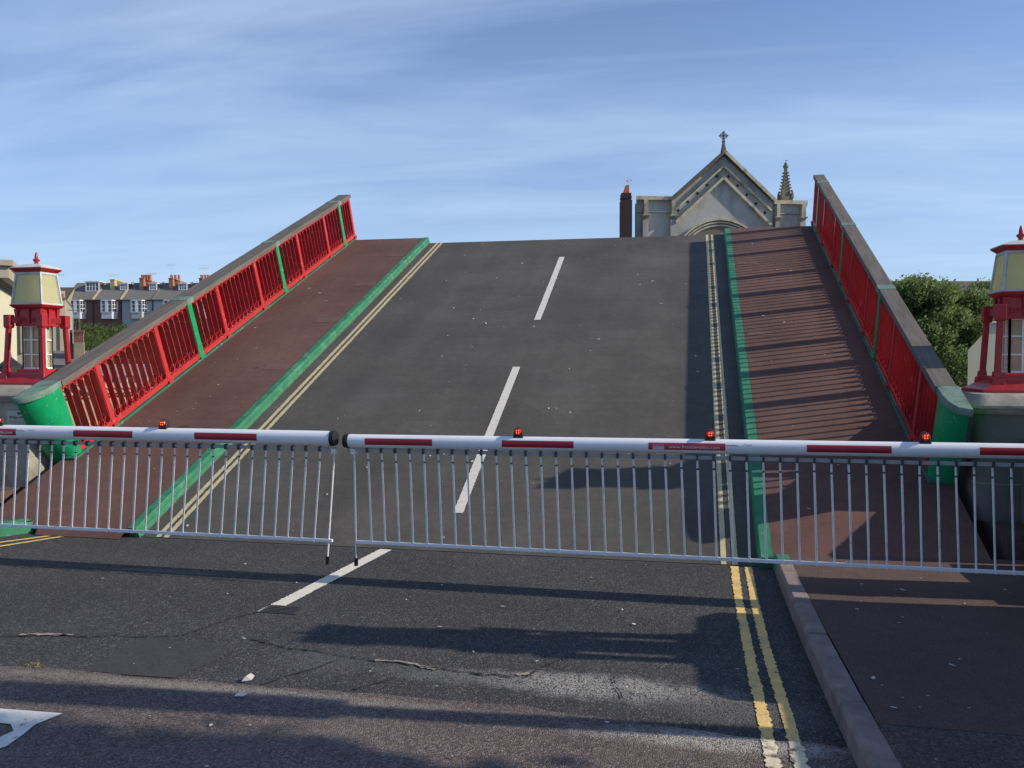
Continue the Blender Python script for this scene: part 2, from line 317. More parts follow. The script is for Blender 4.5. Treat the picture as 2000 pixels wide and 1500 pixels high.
# ------------------------------------------------------------------ setting: land, water, road, pavements
TH = rad(23.584); Y0 = 7.252
XL, XR = -5.19, .54            # carriageway edges
b = MB()                       # one sheet: near land, quay wall, harbour bed, far land to the horizon
prof = [(-60, -.02), (6.9, -.02), (6.92, -3.8), (39, -3.8), (39.3, -.4), (70, -.2), (100, 1.6), (125, 3.2), (220, 6), (900, 6)]
xs = [-900, -400, -150, -80, -40, -12, 6, 30, 80, 150, 400, 900]
vs = [(x, y, z) for (y, z) in prof for x in xs]; n = len(xs)
b.add(vs, [(i*n+j, i*n+j+1, (i+1)*n+j+1, (i+1)*n+j) for i in range(len(prof)-1) for j in range(n-1)])
b.build('ground', M['earth'], kind='structure')
MB().box(-300, 300, 6.95, 39.1, -3.0, -2.6).build('water', M['water'], kind='structure')
def rough_edge(p, q, n, amp, seed):
    out_ = []
    for i in range(n+1):
        t = i/n; x = p[0]+(q[0]-p[0])*t; y = p[1]+(q[1]-p[1])*t
        k = mnoise.fractal(Vector((x*3, y*3, seed)), .8, 2.1, 4)*amp
        out_.append((x, y+k))
    return out_
def sheet(pts, z, name, mat, parent=None, **k):
    b = MB(); b.add([(x, y, z) for x, y in pts], [tuple(range(len(pts)))]); return b.build(name, mat, parent, **k)
# carriageway near the camera (kerb on the right, flares out on the left)
sheet([(-16, -8), (.68, -8), (.70, 3.6), (.64, 5.2), (.64, 7.19), (-6.35, 7.19), (-6.62, 6.72), (-7.3, 6.0), (-9, 5.0), (-16, 3)], 0, 'road', M['asphalt'], kind='structure')
sheet([(XL-.02, 7.1), (XR+.1, 7.1), (XR+.1, 7.246), (XL-.02, 7.246)], -.004, 'road_joint', M['iron'], kind='structure')
seam = rough_edge((-16, 3.9), (-3.72, 4.02), 60, .03, 1)+rough_edge((-3.70, 4.02), (-.8, 4.06), 90, .03, 1)+rough_edge((-.79, 4.05), (.68, 3.90), 40, .03, 1)
sheet([(-16, -8), (.68, -8)]+seam[::-1], .004, 'road_coarse_surface', M['coarse'], kind='structure')
sheet(rough_edge((-3.30, 4.58), (-2.77, 4.60), 14, .015, 4)+[(-2.72, 4.58), (-2.62, 4.35), (-2.70, 4.045), (-3.0, 4.03), (-3.24, 4.03)], .004, 'road_patch', M['patch'], kind='structure')
def ribbon(pts, w0, z, name, mat, seed=0, jit=.3, step=.012, parent=None, **k):
    """strip along a polyline with ragged edges"""
    P = [Vector((x, y, 0)) for x, y in pts]; L = []
    for a, c in zip(P, P[1:]):
        m_ = max(1, int((c-a).length/step)); L += [a+(c-a)*(i/m_) for i in range(m_)]
    L.append(P[-1]); b = MB(); vv = []
    for i, p in enumerate(L):
        d = (L[min(i+1, len(L)-1)]-L[max(i-1, 0)]).normalized(); nrm = Vector((-d.y, d.x, 0))
        a1 = mnoise.fractal(Vector((i*.41, seed*7.3, 0)), .5, 2.3, 5)*jit*w0*.8; a2 = mnoise.fractal(Vector((i*.41, seed*7.3, 9)), .5, 2.3, 5)*jit*w0*.8
        vv += [tuple(p+nrm*(w0/2+a1)+Vector((0, 0, z))), tuple(p-nrm*(w0/2+a2)+Vector((0, 0, z)))]
    b.add(vv, [(2*i, 2*i+1, 2*i+3, 2*i+2) for i in range(len(L)-1)]); return b.build(name, mat, parent, **k)
ST = dict(kind='structure')
ribbon([(-2.675, 7.20), (-2.805, 5.235)], .115, .004, 'road_centre_marking', M['wline'], 3, .08, **ST)
ribbon([(.335, 7.20), (.318, 6.2), (.322, 5.3), (.325, 4.6), (.333, 4.18), (.335, 3.93)], .058, .004, 'road_yellow_marking', M['yline'], 5, .22, **ST)
ribbon([(.445, 7.20), (.425, 6.2), (.424, 5.2), (.435, 4.6), (.445, 4.2), (.447, 3.93)], .056, .004, 'road_yellow_marking', M['yline'], 6, .22, **ST)
ribbon([(.335, 3.925), (.333, 3.0), (.333, 1.5)], .060, .008, 'road_yellow_marking', M['yline_pale'], 7, .3, **ST)
ribbon([(.447, 3.925), (.453, 3.0), (.453, 1.5)], .060, .008, 'road_yellow_marking', M['yline_pale'], 8, .3, **ST)
ribbon([(-6.02, 7.12), (-6.30, 6.70), (-6.9, 6.05), (-8.2, 5.2)], .055, .004, 'road_yellow_marking', M['yline'], 9, .15, **ST)
ribbon([(-5.88, 7.14), (-6.13, 6.62), (-6.75, 5.92), (-8.1, 5.05)], .055, .004, 'road_yellow_marking', M['yline'], 10, .15, **ST)
# worn white marking, lower left corner
sheet([(-3.9, 3.50), (-3.29, 3.50), (-2.94, 3.515), (-2.955, 3.46), (-2.975, 3.38), (-2.95, 3.28), (-2.93, 3.16), (-2.96, 3.10), (-3.04, 3.18), (-3.02, 3.30), (-3.09, 3.36), (-3.3, 3.36), (-3.9, 3.36)], .008, 'road_white_marking', M['wmark'], **ST)
def crack(pts, w0, seed, mat='crack', name='road_crack'):
    Q = []
    for (a, c) in zip(pts, pts[1:]):
        m_ = max(2, int(math.hypot(c[0]-a[0], c[1]-a[1])/.03))
        for i in range(m_):
            t = i/m_; X_ = a[0]+(c[0]-a[0])*t; Y_ = a[1]+(c[1]-a[1])*t
            Q.append((X_, Y_+mnoise.fractal(Vector((X_*4, Y_*4, seed+5)), .7, 2.2, 4)*.03))
    Q.append(pts[-1]); return ribbon(Q, w0, .0065, name, M[mat], seed, 1.3 if mat == 'crack' else .8, **ST)
crack([(-4.2, 4.43), (-3.7, 4.54), (-3.07, 4.65), (-2.95, 5.05), (-2.85, 5.22)], .010, 11)
crack([(-2.62, 4.7), (-2.0, 4.55), (-1.6, 4.50), (-1.1, 4.42), (-.86, 4.47), (-.80, 4.62), (-.70, 4.75)], .010, 12)
crack([(-1.75, 4.525), (-1.35, 4.47)], .024, 13, 'cracklight', 'road_grit')
crack([(-.92, 4.45), (-.86, 4.50)], .03, 14, 'cracklight', 'road_grit')
crack([(-4.05, 4.50), (-3.72, 4.54)], .03, 15, 'cracklight', 'road_grit')
crack([(-2.2, 4.05), (-2.02, 4.32), (-1.95, 4.50)], .008, 16)
crack([(-1.75, 4.05), (-1.55, 4.28)], .007, 17)
crack([(-.42, 4.55), (-.34, 4.25)], .007, 18)
crack([(-5.6, 5.98), (-4.6, 5.98), (-3.2, 5.94)], .008, 19)
# right pavement, kerb stones, platforms beyond the pit
sheet([(.74, 7.20), (2.9, 7.42), (4.6, 7.42), (4.6, 3.92), (.79, 3.92), (.765, 5.2)], .12, 'pavement_right', M['pavement'], **ST)
sheet([(.79, 3.916), (4.6, 3.916), (4.6, -8), (.80, -8)], .12, 'pavement_right_near', M['pavement_grey'], **ST)
sheet([(-6.30, 7.20), (-9.5, 7.20), (-9.5, 4.72), (-6.75, 6.75)], .12, 'pavement_left', M['pavement'], **ST)
def kerb_stones(line, w0, name, mats, gaps):
    """row of kerb stones following a line; w0 towards -normal"""
    for k, ((a, c), mt) in enumerate(zip(zip(line, line[1:]), mats)):
        a = Vector((*a, 0)); c = Vector((*c, 0)); d = (c-a).normalized(); nrm = Vector((-d.y, d.x, 0))*w0
        a = a+d*gaps; c = c-d*gaps; hh = random.uniform(-.004, .004)
        b = MB(); b.loft([[tuple(p+Vector((0, 0, -.1))), tuple(p+nrm+Vector((0, 0, -.1))), tuple(p+nrm+Vector((0, 0, .124+hh))), tuple(p+nrm*.14+Vector((0, 0, .124+hh))), tuple(p+Vector((0, 0, .098+hh)))] for p in (a, c)])
        b.build(name, M[mt], bevel=.006, **ST)
kr = [(.64, 7.20), (.64, 6.95), (.64, 6.05), (.645, 5.15), (.665, 4.15), (.69, 3.2), (.70, 2.2), (.70, 1.2), (.70, .2), (.70, -4)]
kerb_stones(kr, .115, 'kerb_right', ['kerb_green']+['kerb']*8, .007)
kl = [(-6.30, 7.20), (-6.56, 6.78), (-6.9, 6.38), (-7.4, 5.9), (-8.3, 5.3), (-9.5, 4.6)]
kerb_stones([(x-.02, y) for x, y in kl], -.16, 'kerb_left', ['kerb_green']+['kerb']*4, .003)
b = MB(); b.add([(-6.28, 7.235, .098), (XL-.09, 7.235, .098), (XL-.09, 7.08, .006), (-6.2, 7.08, .006)], [(0, 1, 2, 3)]); b.build('pavement_ramp', M['footway'], **ST)
MB().box(2.45, 5.4, 7.46, 12, -3.8, .30).build('platform_right', M['pavement'], **ST)
MB().box(-12, -7.15, 7.46, 12, -3.8, .30).build('platform_left', M['pavement'], **ST)
MB().box(-7.4, 2.7, 6.93, 7.19, -3.8, -.03).build('pit_wall', M['pit'], **ST)

# ------------------------------------------------------------------ the raised bridge leaf (local axes: x across, y along, z off the deck)
leaf = empty('bascule_bridge', (0, Y0, 0), (TH, 0, 0), label='raised road bridge leaf with red and green railings, tilted up behind the barriers', cat='bridge')
LEN = 10.02
MB().box(XL-.02, XR+.02, 0, LEN, -.35, 0).build('deck', [M['leafroad']], leaf)
b = MB()
for x in (-6.6, -5.0, -3.4, -1.7, 0, 1.9): b.box(x-.12, x+.12, .3, LEN-.1, -1.1, -.36)
for s in range(1, 10): b.box(-6.7, 2.1, s-.05, s+.05, -.8, -.365)
b.build('girder', M['deckunder'], leaf)
MB().box(-6.92, -5.28, -.03, LEN+.04, -.2, .10).build('footway', M['footway'], leaf)
MB().box(.642, 2.285, -.03, LEN+.04, -.2, .10).build('footway', M['footway'], leaf)
# kerbs: bevelled top, ledge at the road side
def kerb_leaf(x_out, x_in):
    s = 1 if x_in > x_out else -1
    if s > 0: pr = [(x_out, -.05), (x_out, .106), (x_in-s*.016, .106), (x_in-s*.002, .094), (x_in-s*.002, .062), (x_in-s*.010, .058), (x_in-s*.010, .053), (x_in, .050), (x_in+s*.004, .0), (x_in, -.05)]
    else: pr = [(x_out, -.05), (x_out, .106), (x_in-s*.022, .106), (x_in-s*.006, .09), (x_in, .03), (x_in, -.05)]
    b = MB(); vv = []
    for yy in (-.02, LEN+.045): vv.append([(x, yy, z) for x, z in pr])
    b.loft(vv); return b.build('kerb', M['kerb_green'], leaf)
kerb_leaf(-5.278, -5.176); kerb_leaf(.640, .524)
ZP = .004
ribbon([(-5.163, .0), (-5.163, LEN)], .014, .0035, 'dusty_edge', M['grit'], 31, .5, parent=leaf)
ribbon([(-4.992, .0), (-4.992, LEN)], .05, ZP, 'yellow_line', M['yleaf'], 21, .12, parent=leaf)
ribbon([(-4.905, .0), (-4.905, LEN)], .05, ZP, 'yellow_line', M['yleaf'], 22, .12, parent=leaf)
ribbon([(.252, .0), (.225, LEN)], .045, ZP, 'yellow_line', M['yleaf'], 23, .12, parent=leaf)
ribbon([(.345, .0), (.318, LEN)], .045, ZP, 'yellow_line', M['yleaf'], 24, .12, parent=leaf)
for (a, c) in (((-2.345, 8.84), (-2.262, 5.69)), ((-2.262, 3.99), (-2.178, .60))):
    ribbon([(a[0]+.01, a[1]), (c[0], c[1])], .098, ZP, 'centre_line', M['wline'], a[1], .06, parent=leaf)
# service covers set in the footways, a dropped-drink stain
for i, s in enumerate((1.9, 3.75, 5.5, 7.2, 8.9)):
    MB().box(-5.66, -5.33, s-.09, s+.09, .09, .1035).build('service_cover', M['cover'], leaf)
for s in (4.85, 7.9): MB().box(.68, 1.0, s-.07, s+.07, .09, .1035).build('service_cover', M['cover'], leaf)
M['stain'] = material('wet_stain', (.045, .026, .022), .7, .1, 9)
sheet([(-5.86, 1.62), (-5.84, 1.93), (-5.80, 1.99), (-5.84, 2.05), (-5.93, 2.03), (-6.02, 1.97), (-6.11, 1.93), (-6.13, 1.87), (-6.05, 1.89), (-5.96, 1.93), (-5.90, 1.94), (-5.87, 1.90), (-5.875, 1.62)], .1035, 'stain', M['stain'], leaf)
# parapets
GREEN_S = [4.02, 6.79, 9.57]
RED_S = [1.98, 3.19, 4.78, 5.97, 7.58, 8.79]
END_S = 10.12
def parapet(xi, d, ow, lab):
    """xi inner face x, d outward direction (+1 right, -1 left)"""
    def X(o): return xi+d*o
    def bx(b, o0, o1, s0, s1, h0, h1, m=0): b.box(min(X(o0), X(o1)), max(X(o0), X(o1)), s0, s1, h0, h1, m); return b
    par = MB(); bx(par, -.035, ow, 1.36, END_S+.05, .935, 1.0)
    cap = par.build('coping', [M['cap']], leaf, bevel=.006); cap['label'] = lab
    # patina sleeves on the coping
    for s in GREEN_S:
        bx(MB(), -.038, ow+.004, s-.07, s+.07, .931, 1.004).build('copper_sleeve', M['copper'], cap)
    # wing end
    q_ = ow/.20*.93
    pl = [(0, 1.36), (0, 1.27), (.006*q_, 1.19), (.025*q_, 1.10), (.06*q_, 1.03), (.11*q_, .965), (.165*q_, .935), (.20*q_, .93), (.20*q_, 1.36)]
    def ring(h, grow=0, slant=0):
        return [(X(o+(grow if o > .12*q_ else -grow)), s-slant*(1.36-s)/.45-(grow if s < 1.3 else 0), h) for o, s in pl]
    wb = MB(); wb.loft([[(X(o*g), 1.36-(1.36-s)*k, h) for o, s in pl] for h, k, g in ((.06, .34, 1.55), (.30, .56, 1.4), (.60, .82, 1.2), (.93, 1.0, 1.0))])
    wb.build('end_wing', M['green'], cap, smooth=True)
    wc = MB(); wc.loft([ring(.932, .008), ring(.940, .022), ring(1.0, .022), ring(1.005, .018)]); wc.build('copper_end', M['copper'], cap, smooth=True)
    # edge strip along the base
    bx(MB(), -.026, .16, 1.2, END_S+.04, .095, .125).build('base_strip', M['green_dull'], cap, bevel=.006)
    for s in GREEN_S:
        b = bx(MB(), -.012, .19, s-.052, s+.052, .125, .934); bx(b, -.03, .06, s-.06, s+.06, .125, .15); bx(b, .11, .188, s-.078, s+.078, .13, .93)
        b.build('green_post', M['green'], cap, bevel=.005)
    for s in RED_S+[END_S]:
        b = bx(MB(), -.006, .17, s-.038, s+.038, .125, .915); bx(b, -.03, .10, s-.045, s+.045, .128, .165); bx(b, .10, .168, s-.066, s+.066, .13, .91)
        b.build('red_post', M['red'], cap, bevel=.004)
    posts = sorted([(1.33, .03)]+[(s, .052) for s in GREEN_S]+[(s, .038) for s in RED_S]+[(END_S, .038)])
    for (a, wa), (c, wc_) in zip(posts, posts[1:]):
        s0, s1 = a+wa, c-wc_; n_ = max(2, round((s1-s0)/.128)); pt = (s1-s0)/n_
        b = MB(); bx(b, -.004, .03, s0, s1, .140, .205); bx(b, .0, .06, s0, s1, .908, .934)
        for i in range(n_+1):
            s = min(max(s0+i*pt, s0+.004), s1-.004); bx(b, .004, .080, s-.0036, s+.0036, .205, .908)
            if 0 < i < n_: b.loft([[(X(o), s+e*hw, h) for o, e in ((.02, -1), (.02, 1), (.075, 1), (.075, -1))] for h, hw in ((.206, .019), (.30, .013), (.40, .0042))])
        for i in range(n_):      # thin arched heads between the bars, scrolls at the foot
            sa, sb = s0+i*pt, s0+(i+1)*pt; cx = (sa+sb)/2; r = pt/2-.004
            arc = [(cx-r*math.cos(math.pi*k/9), .905-r+r*math.sin(math.pi*k/9)) for k in range(10)]
            arc2 = [(cx-(r-.008)*math.cos(math.pi*k/9), .905-r+(r-.008)*math.sin(math.pi*k/9)) for k in range(10)]
            for k in range(9): b.prism([arc[k], arc[k+1], arc2[k+1], arc2[k]], 'x', *sorted((X(.008), X(.060))))
            rr = pt*.43
            b.path([(X(-.006), cx+rr*math.cos(rad(118+290*k/16)), .262+rr*math.sin(rad(118+290*k/16))) for k in range(17)], .0062, 4)
        b.build('baluster_panel', M['red'], cap)
    return cap
parapet(-6.76, -1, .225, 'left railing of the raised leaf, sunlit on its inner side')
parapet(2.10, 1, .145, 'right railing of the raised leaf, its inner side in shade')

def blobs(name, regions, z, n, seed, parent=None, smin=.006, smax=.022, **k):
    rnd = random.Random(seed); b = MB()
    for _ in range(n):
        x0, x1, y0, y1 = rnd.choice(regions); x = rnd.uniform(x0, x1); y = rnd.uniform(y0, y1); r = smin+(smax-smin)*rnd.random()**3; m_ = 7
        st, an = rnd.uniform(1, 2.6), rnd.uniform(0, 3.14); pts = []
        for i in range(m_):
            q = r*rnd.uniform(.45, 1.15); u, v_ = q*math.cos(2*math.pi*i/m_)*st, q*math.sin(2*math.pi*i/m_)
            pts.append((x+u*math.cos(an)-v_*math.sin(an), y+u*math.sin(an)+v_*math.cos(an), z))
        b.add(pts, [tuple(range(m_))])
    return b.build(name, M['dropping'], parent, **k)
M['dropping'] = material('bird_dropping', (.55, .55, .52), .9, .2, 30)
blobs('droppings', [(-5, .2, .1, 9.9)], .009, 100, 1, leaf, smin=.004, smax=.016, kind='stuff')
blobs('droppings', [(-6.6, -5.45, .5, 9.9), (.7, 2.0, .2, 9.9)], .108, 55, 2, leaf, smin=.004, smax=.016, kind='stuff')
blobs('road_droppings', [(-6.2, .6, 3.0, 7.1), (-3.5, .6, 3.0, 6)], .0125, 70, 3, smin=.003, smax=.012, kind='structure')
blobs('pavement_droppings', [(.85, 2.4, 3.4, 7.1)], .126, 55, 4, smin=.004, smax=.014, kind='structure')
# ------------------------------------------------------------------ swing-boom barriers
BY = 6.54; BK = .951      # boom plane; BK moves it to y = 6.22 and sizes it to match
def text_mesh(body, size, mat, parent, M4, name, width=None, ext=.0008, align='CENTER'):
    cu = bpy.data.curves.new(name, 'FONT'); cu.body = body; cu.size = size; cu.align_x = align; cu.align_y = 'CENTER'; cu.extrude = ext
    t = bpy.data.objects.new(name, cu); COL.objects.link(t); bpy.context.view_layer.update()
    me = bpy.data.meshes.new_from_object(t.evaluated_get(bpy.context.evaluated_depsgraph_get())); bpy.data.objects.remove(t)
    if width:
        xs_ = [v.co.x for v in me.vertices]; k = width/(max(xs_)-min(xs_))
        for v in me.vertices: v.co.x *= k
    me.materials.clear(); me.materials.append(mat)
    o = bpy.data.objects.new(name, me); COL.objects.link(o); o.parent = parent; o.matrix_basis = M4; return o
def barrier(lab, x0, x1, z0, z1, bars, leanx, tapes, sticker, lamps, tip, rt=.0565, rail_end=None):
    """x0..x1 boom ends (tip at `tip`), z at those ends"""
    root = empty('boom_barrier', (x1 if tip == x0 else x0, BY, 0), label=lab, cat='barrier', group='closed boom barriers across the road')
    ox = root.location.x
    def zc(x): return z0+(z1-z0)*(x-x0)/(x1-x0)
    def P(x, y, z): return (x-ox, y, z)
    def ring(x, ry, rz): return [P(x, ry*math.cos(2*math.pi*i/28), zc(x)+rz*math.sin(2*math.pi*i/28)) for i in range(28)]
    MB().loft([ring(x0, rt, rt), ring((x0+x1)/2, rt, rt), ring(x1, rt, rt)]).build('boom', M['white'], root, smooth=True)
    s = 1 if tip == x0 else -1
    e = MB(); e.loft([ring(tip+s*.012, rt+.005, rt+.005), ring(tip-s*.008, rt+.005, rt+.005)]); e.loft([ring(tip-s*.008, rt-.002, rt-.002), ring(tip-s*.022, rt-.002, rt-.002)])
    e.loft([ring(tip-s*.022, rt+.003, rt+.003), ring(tip-s*.034, rt-.004, rt-.004)])
    e.box(tip-ox+s*.02-.002, tip-ox+s*.02+.002, -.05, -.045, zc(tip)-.088, zc(tip)-.05)
    e.build('end_cap', M['black'], root, smooth=True)
    def band(xa, xb, name, mt, a0=152, a1=206):
        b = MB(); n_ = 8; rr = rt+.0012; vv = []
        for x in (xa, xb):
            for i in range(n_+1):
                a = rad(a0+(a1-a0)*i/n_); vv.append(P(x, rr*math.cos(a), zc(x)+rr*math.sin(a)))
        b.add(vv, [(i, i+1, n_+2+i, n_+1+i) for i in range(n_)]); return b.build(name, mt, root, smooth=True)
    for xa, xb in tapes: band(xa, xb, 'red_stripe', M['tape'], 150, 207)
    if sticker:
        stk = band(*sticker, 'advert_sticker', M['sticker'], 150, 207); stk['label'] = 'red sticker with pale web address and a small boxed logo'
        xa, xb = sticker; xm = xa+(xb-xa)*.60
        Mx = Matrix.Translation(P(xm, -rt-.0025, zc(xm)-.003)) @ Matrix.Rotation(rad(90), 4, 'X')
        t = text_mesh('www.frontierpitts.com', .035, M['lettering'], stk, Mx, 'lettering', width=(xb-xa)*.66)
        sq = MB(); sq.path([P(xb+.004+.014*i, -rt-.001, zc(xb)+.016+.004*math.sin(i*2.1)) for i in range(7)], .0022, 5); sq.path([P(xb+.13+.012*i, -rt-.0012, zc(xb)+.022+.002*math.sin(i*1.7)) for i in range(6)], .0018, 5); sq.build('black_scuff', M['black'], root)
        xl = xa+(xb-xa)*.135
        lg = MB(); lg.box(xl-.042-ox, xl+.042-ox, -rt-.0028, -rt-.0018, zc(xl)-.022, zc(xl)+.0);
        lg.build('logo_box', M['lettering'], stk)
        text_mesh('PITTS', .020, M['sticker'], stk, Matrix.Translation(P(xl, -rt-.0038, zc(xl)-.011)) @ Matrix.Rotation(rad(90), 4, 'X'), 'logo_lettering', width=.074)
        text_mesh('FRONTIER', .012, M['lettering'], stk, Matrix.Translation(P(xl, -rt-.0025, zc(xl)+.010)) @ Matrix.Rotation(rad(90), 4, 'X'), 'logo_lettering', width=.080)
    # suspended skirt: upper channel, bars, lower rail
    ra, rb = (x0, x1); re0 = rail_end
    if tip == x0: ra = re0
    else: rb = re0
    MB().box(ra-ox, rb-ox, .008, .020, .948, .976).build('upper_rail', M['railgrey'], root, bevel=.003)
    bl = MB(); q = leanx
    bl.box(min(ra, rb)+q-ox-.005, max(ra, rb)+q-ox+.01, .014, .042, .190, .214)
    for x in bars: bl.box(x+q-ox-.008, x+q-ox+.008, .009, .014, .188, .203)
    bl.build('lower_rail', M['white'], root, bevel=.003)
    for x in bars:
        q1 = q+random.uniform(-.004, .004)
        bb = MB(); bb.tube(P(x, .028, .955), P(x+q1, .028, .20), .0078, 8)
        o = bb.build('bar', M['alu'], root, smooth=True)
        c_ = MB(); c_.box(x-ox-.0075, x-ox+.0075, -.006, .040, .940, .984)
        c_.build('bar_clip', M['clip'], o)
        c_ = MB(); zj = .868+random.uniform(-.008, .008); c_.tube(P(x+q1*.11, .028, zj+.013), P(x+q1*.12, .028, zj), .0092, 8); c_.build('bar_joint', M['clip'], o)
    xl = bars_leg
    lg = MB(); xt, xb_ = xl[tip]; lg.tube(P(xt, .028, .955), P(xb_, .028, .05), .0072, 8); lg.box(xt-ox-.020, xt-ox+.020, .0, .036, .925, .965)
    lo = lg.build('leg', M['alu'], root, smooth=False)
    f_ = MB(); f_.tube(P(xb_, .028, .005), P(xb_, .028, .07), .017, 10); f_.build('rubber_foot', M['black'], lo)
    for x in lamps:
        zt = zc(x)+rt; b = MB()
        pr = [(-.036, -.008), (-.036, .022), (-.030, .050), (-.018, .069), (0, .076), (.018, .069), (.030, .050), (.036, .022), (.036, -.008)]
        b.prism([(x-ox+a, zt+c) for a, c in pr], 'y', -.028, .028)
        b.box(x-ox-.040, x-ox+.040, -.032, .032, zt-.012, zt+.004)
        w_ = b.build('warning_lamp', M['black'], root, bevel=.005)
        l_ = MB(); l_.loft([[(x-ox+r*math.cos(2*math.pi*i/16), y_, zt+.040+r*math.sin(2*math.pi*i/16)) for i in range(16)] for y_, r in ((-.027, .026), (-.036, .022), (-.040, .012))])
        lo_ = l_.build('lens', M['lens'], w_, smooth=True)
        d_ = MB()
        for ax in (-.0085, .0085):
            for az in (-.0085, .0085): d_.lathe(x-ox+ax, -.040, [(zt+.040+az-.003, .0015), (zt+.040+az, .0036), (zt+.040+az+.003, .0015)], 8)
        d_.build('led', M['led'], w_)
    def walk(o):
        for c in o.children:
            if c.type == 'MESH':
                c.data.transform(c.matrix_basis); c.matrix_basis = Matrix.Identity(4)
                c.data.transform(Matrix.Translation((0, 0, CAM_H*(1-BK))) @ Matrix.Scale(BK, 4))
            walk(c)
    walk(root); root.location = (ox*BK, BY*BK, 0)
    return root
bars_leg = {-2.886: (-2.882, -2.951), -2.752: (-2.712, -2.700)}
barsL = [-3.008-.1215*k for k in range(0, 31)]
barsR = [-2.593+.1192*k for k in range(0, 43)]
barrier('left white boom barrier with hanging bars, its tip at the middle of the road', -7.35, -2.886, 1.053, 1.052, barsL, -.058, [(-5.275, -4.694), (-4.107, -3.535)], (-6.43, -5.855), [-6.06, -4.426], -2.886, .0595, rail_end=-2.86)
barrier('longer right white boom barrier carrying a web address sticker', -2.752, 2.72, 1.034, 1.062, barsR, .030, [(-2.588, -2.022), (-1.457, -.895), (.803, 1.376), (1.949, 2.52)], (-.33, .231), [-1.334, .122, 1.605], -2.752, .0545, rail_end=-2.72)
def cabinet(x0, x1, lab):
    t = empty('barrier_cabinet', ((x0+x1)/2, 6.40, .12), label=lab, cat='cabinet', group='barrier drive cabinets')
    MB().box(-(x1-x0)/2, (x1-x0)/2, -.215, .215, -.13, .95).build('housing', M['white'], t, bevel=.02)
    MB().box(-(x1-x0)/2-.02, (x1-x0)/2+.02, -.23, .23, .952, .98).build('lid', M['tape'], t, bevel=.01)
    return t
cabinet(2.56, 2.95, 'white drive cabinet under the right boom, red lid'); cabinet(-7.55, -7.16, 'white drive cabinet under the left boom, red lid')

# ------------------------------------------------------------------ stone piers with lamp houses
PZ = 1.395
def pier(lab, xa, xb, ya, yb, zb, inner, rd=.13, mt='pierdark'):
    """inner: x sign of the road-side face (-1 right piers, +1 left piers)"""
    t = empty('stone_pier', ((xa+xb)/2, (ya+yb)/2, zb), label=lab, cat='pier', group='piers carrying the lamp houses')
    ox, oy = t.location.x, t.location.y
    def rr(g, r, z, n=5):
        x0, x1, y0, y1 = xa-g-ox, xb+g-ox, ya-g-oy, yb+g-oy; out_ = []
        for cx, cy, a0 in ((x0+r, y0+r, 180), (x1-r, y0+r, 270), (x1-r, y1-r, 0), (x0+r, y1-r, 90)):
            out_ += [(cx+r*math.cos(rad(a0+90*i/n)), cy+r*math.sin(rad(a0+90*i/n)), z) for i in range(n+1)]
        return out_
    h = PZ-zb
    MB().loft([rr(0, rd, 0), rr(0, rd, .32)]).build('base_course', M[mt], t, smooth=True)
    MB().loft([rr(-.004, rd, .321), rr(-.004, rd, .332)]).build('joint_line', M['pier'], t)
    MB().loft([rr(0, rd, .333), rr(0, rd, h-.17)]).build('shaft', M[mt], t, smooth=True)
    MB().loft([rr(.02, rd, h-.169), rr(.03, rd, h-.155)]).build('neck_course', M['pier'], t, smooth=True)
    MB().loft([rr(.012, rd, h-.154), rr(.012, rd, h-.122), rr(.045, .10, h-.118), rr(.045, .10, h-.095), rr(-.035, .09, h-.004), rr(-.06, .09, h)]).build('coping_slab', M['pier'], t, smooth=True)
    return t
pier('right stone pier under the red lamp house', 2.40, 3.95, 8.05, 10.1, .298, -1)
pier('left stone pier beside the green railing end, with a notice on its face', -8.9, -7.12, 8.05, 10.1, .298, 1, .015, 'pier')
pier('near right stone pier just outside the picture whose shadow lies on the road', 2.56, 3.9, 4.60, 6.02, .118, -1)
